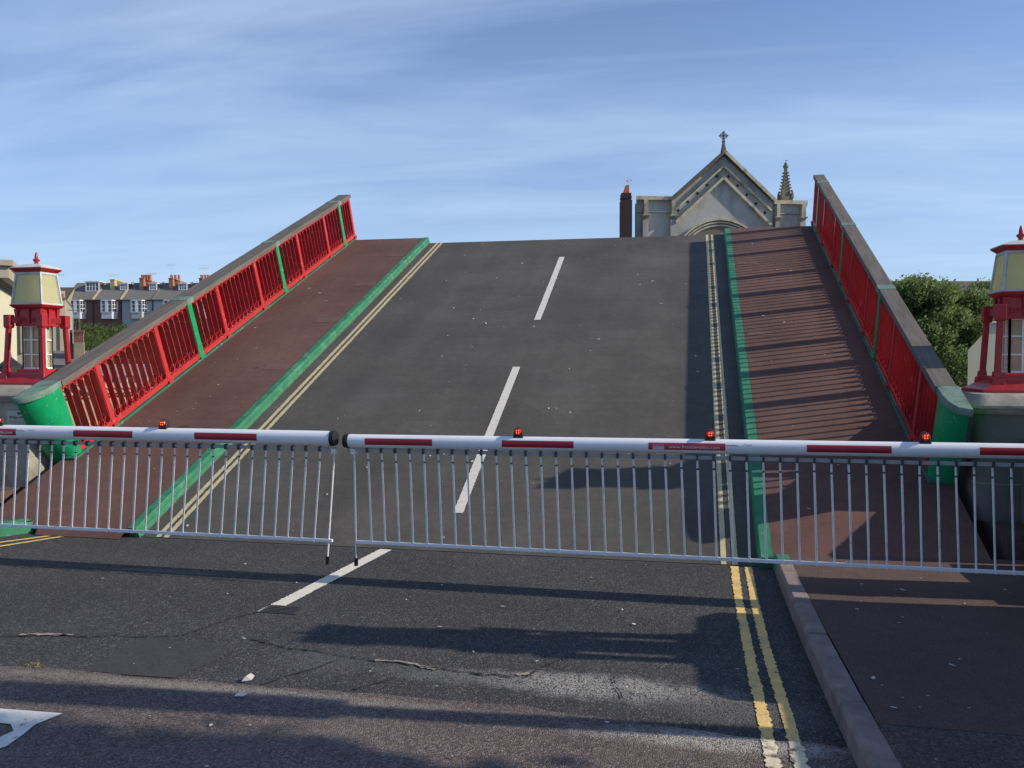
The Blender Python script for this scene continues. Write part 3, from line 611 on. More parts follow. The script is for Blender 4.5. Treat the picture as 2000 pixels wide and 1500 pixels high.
def lamp_house(x, y, lab, wf=.415, wd=.335, ks=1.0):
    t = empty('lamp_house', (x, y, PZ), label=lab, cat='lamp', group='red lamp houses on the bridge piers')
    R_ = M['lampred']
    b = MB(); b.frus(0, 0, [(0, wf*2.02, wd*2.05), (.03, wf*1.98, wd*2.0), (.055, wf*1.70, wd*1.75), (.085, wf*1.52, wd*1.55), (.115, wf*1.42, wd*1.45), (.155, wf*1.40, wd*1.42)])
    b.frus(0, 0, [(.155, wf*.86, wd*.9), (.185, wf*.80, wd*.84)])
    b.build('base', R_, t, bevel=.006)
    # splayed corner legs with stepped feet and cranked heads
    for sx in (-1, 1):
        for sy in (-1, 1):
            l = MB(); x0, y0 = sx*wf*.62, sy*wd*.64; x1, y1 = sx*wf*.55, sy*wd*.57
            for (p, q, wdt) in (((x0, y0, .12), (x1, y1, .74), .050),):
                l.loft([[(px_+a*wdt/2, py_+c*wdt/2, pz_) for a, c in ((-1, -1), (1, -1), (1, 1), (-1, 1))] for px_, py_, pz_ in (p, q)])
            l.frus(x0, y0, [(.07, .12, .12), (.14, .10, .10), (.145, .075, .075), (.20, .065, .065)])
            l.frus(x1, y1, [(.675, .07, .07), (.70, .085, .085), (.835, .085, .085)])       # cranked head block
            tx, ty = sx*wf*.34, sy*wd*.34; nx, ny = -(y1-ty), (x1-tx); nl = math.hypot(nx, ny); nx, ny = nx/nl*.024, ny/nl*.024
            l.prism([(x1+nx, y1+ny), (x1-nx, y1-ny), (tx-nx, ty-ny), (tx+nx, ty+ny)], 'z', .735, .812)
            l.build('leg', R_, t, bevel=.004)
    # window box between the legs
    bw, bd = wf*.30, wd*.32
    for nm, face in (('f', 0), ('r', 1), ('b', 2), ('l', 3)):
        fr = MB(); gl = MB(); hw = bw if face in (0, 2) else bd; off = bd if face in (0, 2) else bw
        sg = -1 if face in (0, 3) else 1
        def bxw(m_, u0, u1, z0, z1, d0, d1):
            if face in (0, 2): m_.box(u0, u1, *sorted((sg*(off+d0), sg*(off+d1))), z0, z1)
            else: m_.box(*sorted((sg*(off+d0), sg*(off+d1))), u0, u1, z0, z1)
        st = .016; za, zb = .185, .71
        bxw(fr, -hw, -hw+st*1.3, za, zb, -.02, 0); bxw(fr, hw-st*1.3, hw, za, zb, -.02, 0)
        bxw(fr, -hw+st*1.3, hw-st*1.3, za, za+.02, -.02, .004); bxw(fr, -hw+st*1.3, hw-st*1.3, zb-.02, zb, -.02, 0)
        bxw(fr, -st*.55, st*.55, za+.02, zb-.02, -.02, -.002)
        for k in (1, 2): bxw(fr, -hw+st*1.3, hw-st*1.3, za+(zb-za)*k/3-.008, za+(zb-za)*k/3+.008, -.018, -.004)
        bxw(fr, -hw-.006, hw+.006, za-.012, za, -.01, .008)
        fo = fr.build('window', M['winwhite'], t)
        bxw(gl, -hw+.01, -.012, za+.015, zb-.015, -.028, -.0245); bxw(gl, .022, hw-.03, za+.015, zb-.015, -.028, -.0245)
        gl.build('blind', M['curtain'], fo)
    b = MB(); b.box(-.012, .012, -.012, .012, .18, .71); b.build('centre_rod', R_, t)
    # frieze with fluting and scroll brackets
    b = MB(); b.frus(0, 0, [(.712, wf*.80, wd*.82), (.90, wf*.78, wd*.80)])
    b.frus(0, 0, [(.700, wf*.86, wd*.88), (.725, wf*.86, wd*.88)])
    for i in range(17):
        u = (-.34+.68*i/16)*wf; b.box(u-.004, u+.004, -wd*.425, wd*.425, .75, .80)
    for i in range(13):
        u = (-.34+.68*i/12)*wd; b.box(-wf*.415, wf*.415, u-.004, u+.004, .75, .80)
    for sx in (-1, 0, 1):
        for sy in (-1, 0, 1):
            if sx or sy: b.frus(sx*wf*.39, sy*wd*.40, [(.70, .03, .03), (.76, .036, .036), (.84, .040, .040), (.905, .055, .055)])
    b.build('frieze', R_, t, bevel=.003)
    b = MB(); b.frus(0, 0, [(.90, wf*.80, wd*.82), (.925, wf*1.0, wd*1.0), (.948, wf*1.10, wd*1.12), (.958, wf*1.10, wd*1.12)]); b.build('tray', R_, t, bevel=.003)
    # lantern: tapered frame with four opal panes
    z0, z1 = .962, 1.335; w0, w1, d0, d1 = wf, wf*.80, wd, wd*.80
    fr = MB(); fr.frus(0, 0, [(.959, w0*1.04, d0*1.04), (z0+.016, w0*1.03, d0*1.03)]); fr.frus(0, 0, [(z1-.012, w1*1.03, d1*1.03), (z1+.012, w1*1.03, d1*1.03)])
    for sx in (-1, 1):
        for sy in (-1, 1):
            fr.loft([[(sx*w/2+a*.010, sy*d/2+c*.010, z) for a, c in ((-1, -1), (1, -1), (1, 1), (-1, 1))] for z, w, d in ((z0, w0, d0), (z1, w1, d1))])
    fr.build('lantern_frame', M['lampframe'], t, bevel=.002)
    def lerp(k): return (w0+(w1-w0)*k, d0+(d1-d0)*k, z0+(z1-z0)*k)
    k0, k1 = .045, .965
    for face in range(4):
        q = []
        for (k, e) in ((k0, -1), (k0, 1), (k1, 1), (k1, -1)):
            w_, d_, z_ = lerp(k); w_ -= .012; d_ -= .012; m_ = .012
            q.append([(e*(w_/2-m_), -d_/2, z_), (w_/2, e*(d_/2-m_), z_), (-e*(w_/2-m_), d_/2, z_), (-w_/2, -e*(d_/2-m_), z_)][face])
        p = MB(); nrm = Vector([(0, 1, 0), (-1, 0, 0), (0, -1, 0), (1, 0, 0)][face])*.004
        p.loft([[tuple(v) for v in q], [tuple(Vector(v)+nrm) for v in q]]); p.build('glass_pane', M['glasspane'], t)
        # thin beading round each pane
        bb = MB(); bb.path([Vector(v)-nrm*.8 for v in q], .0045, 4, closed=True); bb.build('pane_bead', M['lampframe'], t)
    b = MB(); b.frus(0, 0, [(1.345, w1*1.02, d1*1.02), (1.358, w1*1.10, d1*1.12), (1.385, w0*1.03, d0*1.06), (1.394, w0*1.03, d0*1.06)]); b.build('eaves', R_, t, bevel=.003)
    b = MB(); b.frus(0, 0, [(1.395, w0*1.045, d0*1.075), (1.402, w0*1.045, d0*1.075), (1.425, w0*.78, d0*.80), (1.445, w0*.48, d0*.50), (1.456, w0*.16, d0*.18)]); b.build('roof', M['lamproof'], t, bevel=.003)
    t.scale = (ks, ks, ks)
    b = MB(); b.lathe(0, 0, [(1.450, .026), (1.458, .030), (1.470, .020), (1.482, .024), (1.495, .038), (1.508, .040), (1.516, .028), (1.524, .020), (1.545, .019), (1.585, .012), (1.592, .008), (1.60, .003)], 16); b.build('finial', R_, t, smooth=True)
    return t
lamp_house(2.95, 8.76, 'red lamp house with cream glass on the right pier, cut by the picture edge', ks=.962)
lamp_house(-7.80, 9.0, 'red lamp house with cream glass on the left pier, in front of the beige building')
lamp_house(3.05, 5.33, 'red lamp house on the near right pier just outside the picture')
# notice on the left pier
sg = empty('notice_board', (-7.16, 8.03, 1.06), label='small white notice about bridge lifting on the left pier', cat='sign')
MB().box(-.19, .20, -.012, .012, -.075, .075).build('board', M['sign'], sg, bevel=.002)
text_mesh('Bridge Lifting Times', .042, M['signtext'], sg, Matrix.Translation((-.165, -.014, .005)) @ Matrix.Rotation(rad(90), 4, 'X'), 'lettering', width=.33, align='LEFT')
b = MB()
for k, z in enumerate((-.034, -.048, -.060)):
    x = -.165
    while x < .16:
        w_ = random.uniform(.008, .022); b.box(x, x+w_, -.0135, -.0125, z-.002, z+.002); x += w_+.006
b.build('small_print', M['signtext'], sg)
MB().box(-.06, .01, -.0135, -.0122, .035, .060).build('logo_patch', M['iron'], sg)
# low parapet wall on the near right (unseen, added to shade the pavement)
t = empty('shade_wall_near', (2.62, 0, .12), label='unseen low stone wall added beyond the right edge to shade the near pavement', cat='wall')
MB().box(-.12, .14, -7, 4.55, -.1, .88).build('wall_body', M['pierdark'], t); MB().box(-.15, .17, -7, 4.55, .882, .995).build('wall_coping', M['pier'], t, bevel=.01)

t = empty('shade_wall_far', (2.80, 7.65, .3), label='unseen low wall and plinth added by the right pier to shade the footway', cat='wall')  # added occluder that bounds the sunlit patch on leaf and pavement
MB().box(-.06, .10, -.40, .38, -.3, .72).build('wall_body', M['pierdark'], t); MB().box(-.28, -.10, -1.60, -.48, -.2, .14).build('plinth', M['pier'], t)
# ------------------------------------------------------------------ street pole and an added tree outside the frame whose shadows cross the foreground
t = empty('signal_pole', (3.05, 4.21, .12), label='grey pole beyond the right edge, throwing the thin shadow across the near road', cat='pole')
MB().lathe(0, 0, [(-.1, .11), (.9, .11), (.95, .075), (5.2, .055)], 12).build('shaft', M['iron'], t, smooth=True)
MB().box(-.16, .16, -.10, .14, 2.5, 3.4).build('signal_head', M['black'], t, bevel=.02)

def leaf_cloud(name, mat, parent, clumps, per, size, seed, droop=.2):
    rnd = random.Random(seed); v = []; f = []
    for (cx, cy, cz, r, rz) in clumps:
        for _ in range(int(per*r*r)):
            while True:
                d = Vector((rnd.gauss(0, 1), rnd.gauss(0, 1), rnd.gauss(0, 1)))
                if d.length > .1: break
            d.normalize(); k = rnd.uniform(.55, 1.08) if rnd.random() < .88 else rnd.uniform(.9, 1.45)
            c = Vector((cx+d.x*r*k, cy+d.y*r*k, cz+d.z*rz*k))
            s = size*rnd.uniform(.6, 1.4)
            a = Vector((rnd.gauss(0, 1), rnd.gauss(0, 1), rnd.gauss(0, 1)-droop)).normalized(); u = a.orthogonal().normalized(); w_ = a.cross(u)
            n_ = len(v); v += [tuple(c-u*s), tuple(c+w_*s*.45), tuple(c+u*s), tuple(c-w_*s*.45)]; f.append((n_, n_+1, n_+2, n_+3))
    me = bpy.data.meshes.new(name); me.from_pydata(v, [], f); me.materials.append(mat); me.update()
    o = bpy.data.objects.new(name, me); COL.objects.link(o); o.parent = parent; return o
def tree(loc, lab, crown_c, rx, ry, rz, seed, nclump=26, per=900, size=.06, mat='leaf', trunk=.12, cat='tree', group=None, name='tree', dense=.35):
    t = empty(name, loc, label=lab, cat=cat, group=group); rnd = random.Random(seed); cl = []
    cx, cy, cz = crown_c
    for i in range(nclump):
        while True:
            p = Vector([rnd.uniform(-1, 1) for _ in range(3)])
            if dense < p.length < 1: break
        r = rnd.uniform(.22, .38)*min(rx, rz); cl.append((cx+p.x*rx, cy+p.y*ry, cz+p.z*rz, r, r*.85))
    leaf_cloud('crown', M[mat], t, cl, per, size, seed)
    b = MB(); b.tube((0, 0, -.2), (cx*.6, cy*.6, cz-rz*.35), trunk, 8, trunk*.6)
    for c in cl[::2]: b.tube((cx*.6, cy*.6, cz-rz*.45), (c[0], c[1], c[2]), trunk*.45, 5, trunk*.1)
    b.build('trunk', M['bark'], t, smooth=True); return t
tree((6.35, 3.42, .12), 'unseen leafy tree added beyond the right edge to shade the near road', (0, 0, 4.8), 1.1, .42, 1.2, 5, nclump=120, per=5200, size=.08, trunk=.08, dense=0)  # invented occluder, crown flattened to shape the dark patch on the road

# ------------------------------------------------------------------ church and its neighbours (far side of the harbour)
def frame_at(px, Z, name, turn=0, **k):
    p = at(px, 701, Z); return empty(name, (p.x, p.y, 0), (0, 0, rad(YAW+turn)), **k)
ZC = 60.0; KC = ZC/F_PX
ch = frame_at(1408, ZC, 'church', turn=5, label='grey rendered church gable with a stone cross on top', cat='church')
def U(px): return (px-1408)*KC
def V(py): return CAM_H+(701.2-py)*KC
b = MB(); b.prism([(U(1306), 0), (U(1510), 0), (U(1510), V(392)), (U(1409), V(300)), (U(1306), V(392))], 'y', 0, 20)
wall_ = b.build('gable_wall', M['church'], ch)
# coping along both gable slopes; sunlit and shaded tones painted left and right
def slope_bar(px0, py0, px1, py1, th, y0_, y1_, name, mat, parent=ch):
    a = Vector((U(px0), V(py0))); c = Vector((U(px1), V(py1))); d = (c-a).normalized(); n_ = Vector((-d.y, d.x))
    if n_.y < 0: n_ = -n_
    q = [a, c, c-n_*th*KC, a-n_*th*KC]
    return MB().prism([(p.x, p.y) for p in q], 'y', y0_, y1_).build(name, mat, parent)
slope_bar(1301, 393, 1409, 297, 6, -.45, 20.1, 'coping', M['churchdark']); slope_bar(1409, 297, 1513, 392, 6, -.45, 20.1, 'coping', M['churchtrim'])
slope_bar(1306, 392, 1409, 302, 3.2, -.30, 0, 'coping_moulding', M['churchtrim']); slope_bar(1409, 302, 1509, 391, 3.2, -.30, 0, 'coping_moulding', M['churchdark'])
for (ax, ay, lx, ly, rx, ry, th) in ((1409, 326, 1313, 412, 1506, 411, 3.4), (1409, 347, 1313, 436, 1506, 438, 5.0)):
    slope_bar(lx, ly, ax, ay, th, -.26, .02, 'gable_moulding', M['churchtrim']); slope_bar(ax, ay, rx, ry, th, -.26, .02, 'gable_moulding', M['churchtrim'])
# quatrefoil openings between the two mouldings
M['hole'] = material('dark_opening', (.015, .014, .014), .95, .1, 3)
for k in range(5):
    for sgn, x0, y0_, x1, y1_ in ((-1, 1397, 347, 1321, 414), (1, 1420, 347, 1494, 416)):
        t_ = k/4; x = U(x0+(x1-x0)*t_); z = V(y0_+(y1_-y0_)*t_); r = 1.7*KC; q = MB()
        for ax, az in ((r, 0), (-r, 0), (0, r), (0, -r)):
            q.prism([(x+ax+r*.85*math.cos(2*math.pi*i/8), z+az+r*.85*math.sin(2*math.pi*i/8)) for i in range(8)], 'y', -.012-abs(ax)*.05, .05)
        q.build('pierced_opening', M['hole'], ch)
# pointed arch window with stepped mouldings
def arch(r_off, y0_, y1_, name, mat, thick):
    R0 = 99*KC+r_off; cx_, cz_ = U(1404), V(530)
    def L_(R): return [(cx_+R*math.cos(rad(158-136*i/20)), cz_+R*math.sin(rad(158-136*i/20))*(1+.02*(1-abs(i-10)/10))) for i in range(21)]
    line = L_(R0); inner = L_(R0-thick); q = MB()
    for i in range(len(line)-1): q.prism([line[i], line[i+1], inner[i+1], inner[i]], 'y', y0_, y1_)
    return q.build(name, mat, ch), inner
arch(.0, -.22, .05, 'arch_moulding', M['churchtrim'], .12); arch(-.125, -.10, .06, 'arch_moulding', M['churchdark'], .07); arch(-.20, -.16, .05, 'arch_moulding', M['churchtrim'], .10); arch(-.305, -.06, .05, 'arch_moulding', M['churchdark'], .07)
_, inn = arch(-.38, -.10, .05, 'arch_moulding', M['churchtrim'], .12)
MB().prism([(x, z) for x, z in inn]+[(inn[-1][0], 2), (inn[0][0], 2)], 'y', -.008, .04).build('window_tracery', M['pinnacle'], ch)
# flanking blocks with bracketed piers
for (x0, x1, yt, pil) in ((1238, 1305.5, 388, ((1252, 1260), (1306, 1313))), (1510.5, 1577, 392, ((1515, 1521), (1565, 1573)))):
    MB().box(U(x0), U(x1), .12, 9, 0, V(yt+7)).build('side_block', M['church'], ch)
    MB().box(U(x0-1), U(x1+1), -.18, 9.1, V(yt+7), V(yt)).build('parapet_moulding', M['churchtrim'], ch)
    MB().box(U(x0), U(x1), .0, .11, V(418), V(416)).build('string_course', M['churchtrim'], ch)
    for i, (a, c) in enumerate(pil):
        lt = M['churchtrim'] if i == 0 or x0 > 1500 else M['churchtrim']
        MB().box(U(a), U(c), -.32, .115, V(425), V(yt+7.5)).build('pilaster', M['churchtrim'], ch)
        q = MB(); q.loft([[(U(a+1), .11, V(432)), (U(c-1), .11, V(432)), (U(c-1), .0, V(432)), (U(a+1), .0, V(432))], [(U(a-3), .11, V(426)), (U(c+2.5), .11, V(426)), (U(c+2.5), -.42, V(426)), (U(a-3), -.42, V(426))], [(U(a-3), .11, V(424)), (U(c+2.5), .11, V(424)), (U(c+2.5), -.42, V(424)), (U(a-3), -.42, V(424))]])
        q.build('bracket', M['churchtrim'], ch)
        MB().box(U(a-1), U(c+2), -.12, .115, 0, V(432.3)).build('lower_pilaster', M['church'], ch)
MB().box(U(1232), U(1237.8), 1.2, 8, 0, V(396)).build('side_return', M['church'], ch)
# cross finial
q = MB(); q.frus(U(1409), -.1, [(V(301), .34, .34), (V(295), .26, .26), (V(283), .14, .14), (V(280), .2, .2), (V(278), .12, .12), (V(276), .12, .12)])
cz = V(269.5); a = 6.2*KC
for dx, dz in ((1, 0), (-1, 0), (0, 1), (0, -1)):
    q.box(U(1409)+min(0, dx*a)-.034, U(1409)+max(0, dx*a)+.034, -.14, -.06, cz+min(0, dz*a)-.034, cz+max(0, dz*a)+.034)
    for e in (-1, 1):
        ex, ez = U(1409)+dx*a*.86+dz*e*.10, cz+dz*a*.86+dx*e*.10
        q.prism([(ex-.05, ez), (ex, ez-.05), (ex+.05, ez), (ex, ez+.05)], 'y', -.135, -.065)
    ex, ez = U(1409)+dx*a*1.18, cz+dz*a*1.18; q.prism([(ex-.075, ez), (ex, ez-.075), (ex+.075, ez), (ex, ez+.075)], 'y', -.155, -.045)
    for ddx in (-1, 1):
        if dx: 
            ex, ez = U(1409)+dx*a*.42, cz+ddx*a*.42; q.prism([(ex-.045, ez), (ex, ez-.045), (ex+.045, ez), (ex, ez+.045)], 'y', -.13, -.07)
q.build('cross', M['churchdark'], ch)
# crocketed pinnacle standing behind the right block
q = MB(); cx = KC*143; V0 = V
def V(py): return CAM_H+(701.2-py)*KC*1.033
q.frus(cx, 1.4, [(V(398), .80, .80), (V(388), .78, .78), (V(387), .60, .60), (V(360), .36, .36), (V(338), .16, .16), (V(334), .22, .22), (V(332), .14, .14)])
q.lathe(cx, 1.4, [(V(333), .08), (V(331), .19), (V(328), .21), (V(326), .10), (V(324), .14), (V(321), .05)], 8)
for i, py in enumerate((383, 377, 371, 365, 359, 353, 347, 341)):
    hw = .36-(388-py)/54*.26
    for sx in (-1, 1):
        for sy in (-1, 1):
            q.lathe(cx+sx*hw, 1.4+sy*hw, [(V(py+1.6), .03), (V(py), .085), (V(py-1.4), .04)], 6)
for sx in (-1, 1):
    for sy in (-1, 1): q.frus(cx+sx*.36, 1.4+sy*.36, [(V(392), .16, .16), (V(382), .14, .14), (V(375), .02, .02)])
q.build('pinnacle', M['pinnacle'], ch); tip_z = V(321.5); cx0 = cx
# chimney stack left of the church
cs = frame_at(1223, 58, 'chimney_stack', label='dark sooty brick chimney with one tapered pot, left of the church', cat='chimney'); K2 = 58/F_PX
def V2(py): return CAM_H+(701.2-py)*K2
q = MB(); q.box(-10.5*K2, 10.5*K2, 0, 1.0, 0, V2(392)); q.box(-9.5*K2, 9*K2, .06, .94, V2(391.9), V2(378)); q.box(-10.3*K2, 10*K2, .03, .97, V2(388), V2(385)); q.build('stack', M['brickdark'], cs)
q = MB(); q.loft([[(-6.0*K2, .3, V2(378)), (6*K2, .3, V2(378)), (6*K2, .7, V2(378)), (-6*K2, .7, V2(378))], [(-1.0*K2, .35, V2(362)), (5.5*K2, .35, V2(361)), (5.5*K2, .65, V2(361)), (-1*K2, .65, V2(362))]]); q.build('chimney_pot', M['pot'], cs)
def gull(loc, rz, lab, s=1.0):
    t = empty('seagull', loc, (0, 0, rz), label=lab, cat='bird', group='gulls perched on the skyline')
    def egg(rings, name, mat):
        b_ = MB(); b_.loft([[(x+r*0, r*math.cos(2*math.pi*i/10)*s, (z+r*math.sin(2*math.pi*i/10))*s) if False else (x*s, r*math.cos(2*math.pi*i/10)*s, (z+r*math.sin(2*math.pi*i/10))*s) for i in range(10)] for x, z, r in rings]); return b_.build(name, mat, t, smooth=True)
    body = egg([(-.14, .20, .01), (-.10, .20, .045), (-.02, .19, .07), (.06, .20, .065), (.11, .24, .05), (.135, .29, .038), (.16, .325, .036), (.185, .33, .028), (.20, .328, .006)], 'body', M['feather'])
    wg = egg([(-.27, .215, .006), (-.18, .222, .028), (-.06, .235, .052), (.05, .235, .05), (.08, .235, .02)], 'folded_wing', M['gullgrey'])
    b_ = MB(); b_.tube((.19*s, 0, .325*s), (.245*s, 0, .315*s), .011*s, 6, .003*s); b_.build('beak', M['beak'], t)
    b_ = MB(); b_.tube((.01*s, .02*s, .13*s), (.01*s, .02*s, -.01*s), .006*s, 5); b_.tube((.01*s, -.02*s, .13*s), (.01*s, -.02*s, -.01*s), .006*s, 5); b_.build('legs', M['beak'], t)
    return t
p = at(1225, 361, 58.5); gull(p, rad(YAW+180), 'white and grey gull standing on the chimney pot', 1.0)
for c_ in ch.children:
    if c_.name.split('.')[0] in ('gable_wall', 'coping', 'coping_moulding', 'side_block', 'parapet_moulding', 'side_return'):
        for v_ in c_.data.vertices: v_.co.x += max(0, v_.co.y)*.35
bpy.context.view_layer.update(); p = ch.matrix_world @ Vector((cx0, 1.4, tip_z)); gull(p, rad(YAW+160), 'small gull on the tip of the church pinnacle', .7)

def splay(root, px):
    k = (px-1000)/F_PX
    def walk(o):
        for c in o.children:
            if c.type == 'MESH' and not c.get('splayed'):
                for v_ in c.data.vertices: v_.co.x += v_.co.y*k
                c['splayed'] = 1
            walk(c)
    walk(root)
# ------------------------------------------------------------------ terrace on the hill, far left
ZT = 120.0; KT = ZT/F_PX
def aerial(parent, x, y, z0, z1, n_=4, w_=1.1):
    q = MB(); q.tube((x, y, z0), (x, y, z1), .035, 5); q.tube((x-w_*.6, y, z1-.1), (x+w_*.6, y, z1-.1), .025, 5)
    for i in range(n_+1):
        u = x-w_*.6+w_*1.2*i/n_; q.tube((u, y-.25, z1-.1), (u, y+.25, z1-.1), .02, 4); q.tube((u, y, z1-.3), (u, y, z1+.1), .018, 4)
    return q.build('aerial', M['aerial'], parent)
# px0, px1, wall material, bay (a,b), dormer (a,b,top,bot), chimney (a,b,pots), aerials, label
houses = [
 (128, 186, 'brick', (139, 169), (159, 186, 549, 568), None, (), 'leftmost terrace house, dark brick with a wide dormer'),
 (186.2, 240, 'brick', (199, 231), (225, 241, 552, 565), (205, 226, 0), ((203, 532),), 'second terrace house, dark brick with a buff chimney without pots'),
 (240.2, 302, 'bluegrey', (257, 289), (283, 298, 552, 565.5), (263, 283, 4), ((281, 529),), 'blue-grey terrace house whose chimney carries four orange pots'),
 (302.2, 360, 'paleblue', (320, 352), (341, 358, 552, 565.5), (321, 340, 3), ((319.5, 512),), 'pale blue terrace house partly behind the railing'),
 (360.2, 418, 'bluegrey', (377, 409), (399, 415, 552, 565.5), (381, 398, 3), ((385, 518),), 'terrace house almost hidden by the raised railing, three orange pots'),
]
for (a, c, wm, bay, dor, chim, aers, lab) in houses:
    h = frame_at(a, ZT, 'terrace_house', label=lab, cat='house', group='terrace of houses on the hill')
    def u(px): return (px-a)*KT
    def v(py): return CAM_H+(701.2-py)*KT
    W_ = u(c); eave = v(585); ridge = v(548.5); gz = v(660)
    # front wall with a real opening behind the bay is hidden: wall is solid, the bay projects
    MB().prism([(0, gz), (0, eave), (3.6, ridge-.1), (7.2, eave), (7.2, gz)], 'x', 0, W_).build('wall', M[wm], h)
    rf = MB()
    for s0, z0_, s1, z1_ in ((-.25, eave-.05, 3.6, ridge), (7.45, eave-.05, 3.6, ridge)):
        rf.prism([(s0, z0_), (s1, z1_), (s1, z1_-.14), (s0, z0_-.14)], 'x', -.02, W_+.0)
    roof = rf.build('roof', M['slate'], h)
    MB().prism([(-.3, eave+.02), (3.6, ridge+.12), (3.6, ridge-.1), (-.3, eave-.2)], 'x', W_-.22, W_+.06).build('party_ridge', M['buff'] if wm == 'brick' else M['slate'], roof)
    MB().box(0, W_, -.36, -.26, eave-.17, eave-.05).build('gutter', M['iron'], h)
    MB().tube((W_-.15, -.08, eave-.2), (W_-.15, -.08, gz), .06, 6).build('downpipe', M['iron'], h)
    # canted bay
    x0, x1 = u(bay[0]), u(bay[1]); zt, zw, zb = v(586.5), v(611), v(623)
    bp = [(x0, 0), (x0+.45, -.75), (x1-.45, -.75), (x1, 0)]
    q = MB(); q.prism(bp, 'z', zb, zw-.0); bayo = q.build('bay_base', M['paleblue'] if wm != 'bluegrey' else M['bluegrey'], h)
    q = MB(); q.prism([(x0-.08, 0), (x0+.4, -.85), (x1-.4, -.85), (x1+.08, 0)], 'z', zt-.12, zt); q.prism([(x0-.06, 0), (x0+.41, -.82), (x1-.41, -.82), (x1+.06, 0)], 'z', zw, zw+.09)
    for (p0, p1) in zip(bp, bp[1:]):
        p0, p1 = Vector(p0), Vector(p1)
        for t_ in (0, 1): 
            c_ = p0+(p1-p0)*t_; q.box(c_.x-.075, c_.x+.075, c_.y-.075, c_.y+.075, zw+.05, zt-.1)
        mid = (p0+p1)/2; nn = Vector((-(p1-p0).y, (p1-p0).x)).normalized()
        q.box(mid.x-.025, mid.x+.025, mid.y-.05, mid.y+.02, zw+.05, zt-.1)
        for zz in (.33, .62):
            z_ = zw+(zt-zw)*zz; dd = (p1-p0); q.loft([[(p0.x, p0.y-.03, z_-.03), (p0.x, p0.y+.02, z_-.03), (p0.x, p0.y+.02, z_+.03), (p0.x, p0.y-.03, z_+.03)], [(p1.x, p1.y-.03, z_-.03), (p1.x, p1.y+.02, z_-.03), (p1.x, p1.y+.02, z_+.03), (p1.x, p1.y-.03, z_+.03)]])
    cxm = (x0+x1)/2; q.box(cxm-.2, cxm+.2, -.82, -.7, zw+.05, zt-.1)
    wn = q.build('bay_window', M['housewhite'], h)
    MB().prism([(x0+.05, -.02), (x0+.48, -.70), (x1-.48, -.70), (x1-.05, -.02)], 'z', zw+.05, zt-.11).build('glazing', M['darkglass'], wn)
    # dormer
    x0, x1 = u(dor[0]), u(dor[1]); zt, zb = v(dor[2]), v(dor[3])
    yf = (zb-eave)/(ridge-eave)*3.6-.15
    q = MB(); q.box(x0, x1, yf+.02, 3.4, zb-.15, zt-.02)
    dm = q.build('dormer', M['roofbrown'] if wm == 'brick' else M['slate'], h)
    MB().box(x0-.08, x1+.08, yf-.15, 3.5, zt, zt+.09).build('dormer_roof', M['housewhite'], dm)
    q = MB(); q.box(x0, x0+.14, yf-.06, yf+.018, zb, zt); q.box(x1-.14, x1, yf-.06, yf+.018, zb, zt); q.box(x0+.14, x1-.14, yf-.06, yf+.018, zb, zb+.12); q.box(x0+.14, x1-.14, yf-.06, yf+.018, zt-.1, zt)
    nm = 3 if (x1-x0) > 1.5 else 2
    for i in range(1, nm+1): xx = x0+.14+(x1-x0-.28)*i/(nm+1); q.box(xx-.04, xx+.04, yf-.055, yf+.018, zb+.12, zt-.1)
    q.box(x0+.14, x1-.14, yf-.05, yf+.018, (zb+zt)/2-.025, (zb+zt)/2+.025)
    q.build('dormer_window', M['housewhite'], dm)
    MB().box(x0+.14, x1-.14, yf-.02, yf+.016, zb+.1, zt-.08).build('glazing', M['darkglass'], dm)
    if chim:
        x0, x1 = u(chim[0]), u(chim[1]); mt = M['buff'] if chim[2] != 0 else M['buff']
        zt = v(542.5 if chim[2] else 545); q = MB(); q.box(x0, x0+(x1-x0)*.42, 1.9, 4.6, eave+1.2, zt); q.prism([(x0+(x1-x0)*.42, eave+1.2), (x0+(x1-x0)*.42, zt-.0), (x1, zt-.25), (x1-.1, eave+1.2)], 'y', 2.6, 4.6)
        q.box(x0-.06, x0+(x1-x0)*.42+.06, 1.85, 4.65, zt-.02, zt+.12)
        st_ = q.build('chimney', mt if not chim[2] else M['brickorange'], roof)
        for i in range(chim[2]):
            xx = x0+.12+i*(x1-x0-.2)/max(1, chim[2]-1)*.92; q = MB(); q.lathe(xx, 2.6, [(zt, .20), (zt+.5, .17), (zt+.52, .2), (zt+.62, .19)], 8); q.build('chimney_pot', M['pot'], roof, smooth=True)
    for (apx, apy) in aers: aerial(h, u(apx), 3.2, ridge-.3, v(apy))
# hillside hedge in front of the terrace
hb = empty('hillside_hedge', (0, 0, 0), label='dense green hedge and scrub on the slope below the terrace', cat='hedge', kind='stuff')
cl = []; rnd = random.Random(3)
for i in range(150):
    px = rnd.uniform(105, 420); Z = rnd.uniform(72, 104)
    top = 634 if px > 165 else 618+(px-130)*.30
    top += rnd.uniform(0, 6)
    py = top+(104-Z)*2.2+8; p = at(px, py, Z); r = rnd.uniform(.9, 1.5); cl.append((p.x, p.y, p.z, r, r*.8))
leaf_cloud('foliage', M['hedge'], hb, cl, 330, .17, 4)
q = MB(); p0 = at(60, 701, 100); 
q.loft([[tuple(at(60, 760, 66)), tuple(at(440, 760, 66)), tuple(at(440, 646, 104)), tuple(at(60, 646, 104))], [tuple(at(60, 790, 66)), tuple(at(440, 790, 66)), tuple(at(440, 760, 104)), tuple(at(60, 760, 104))]]); q.build('bank', M['leafdark'], hb)
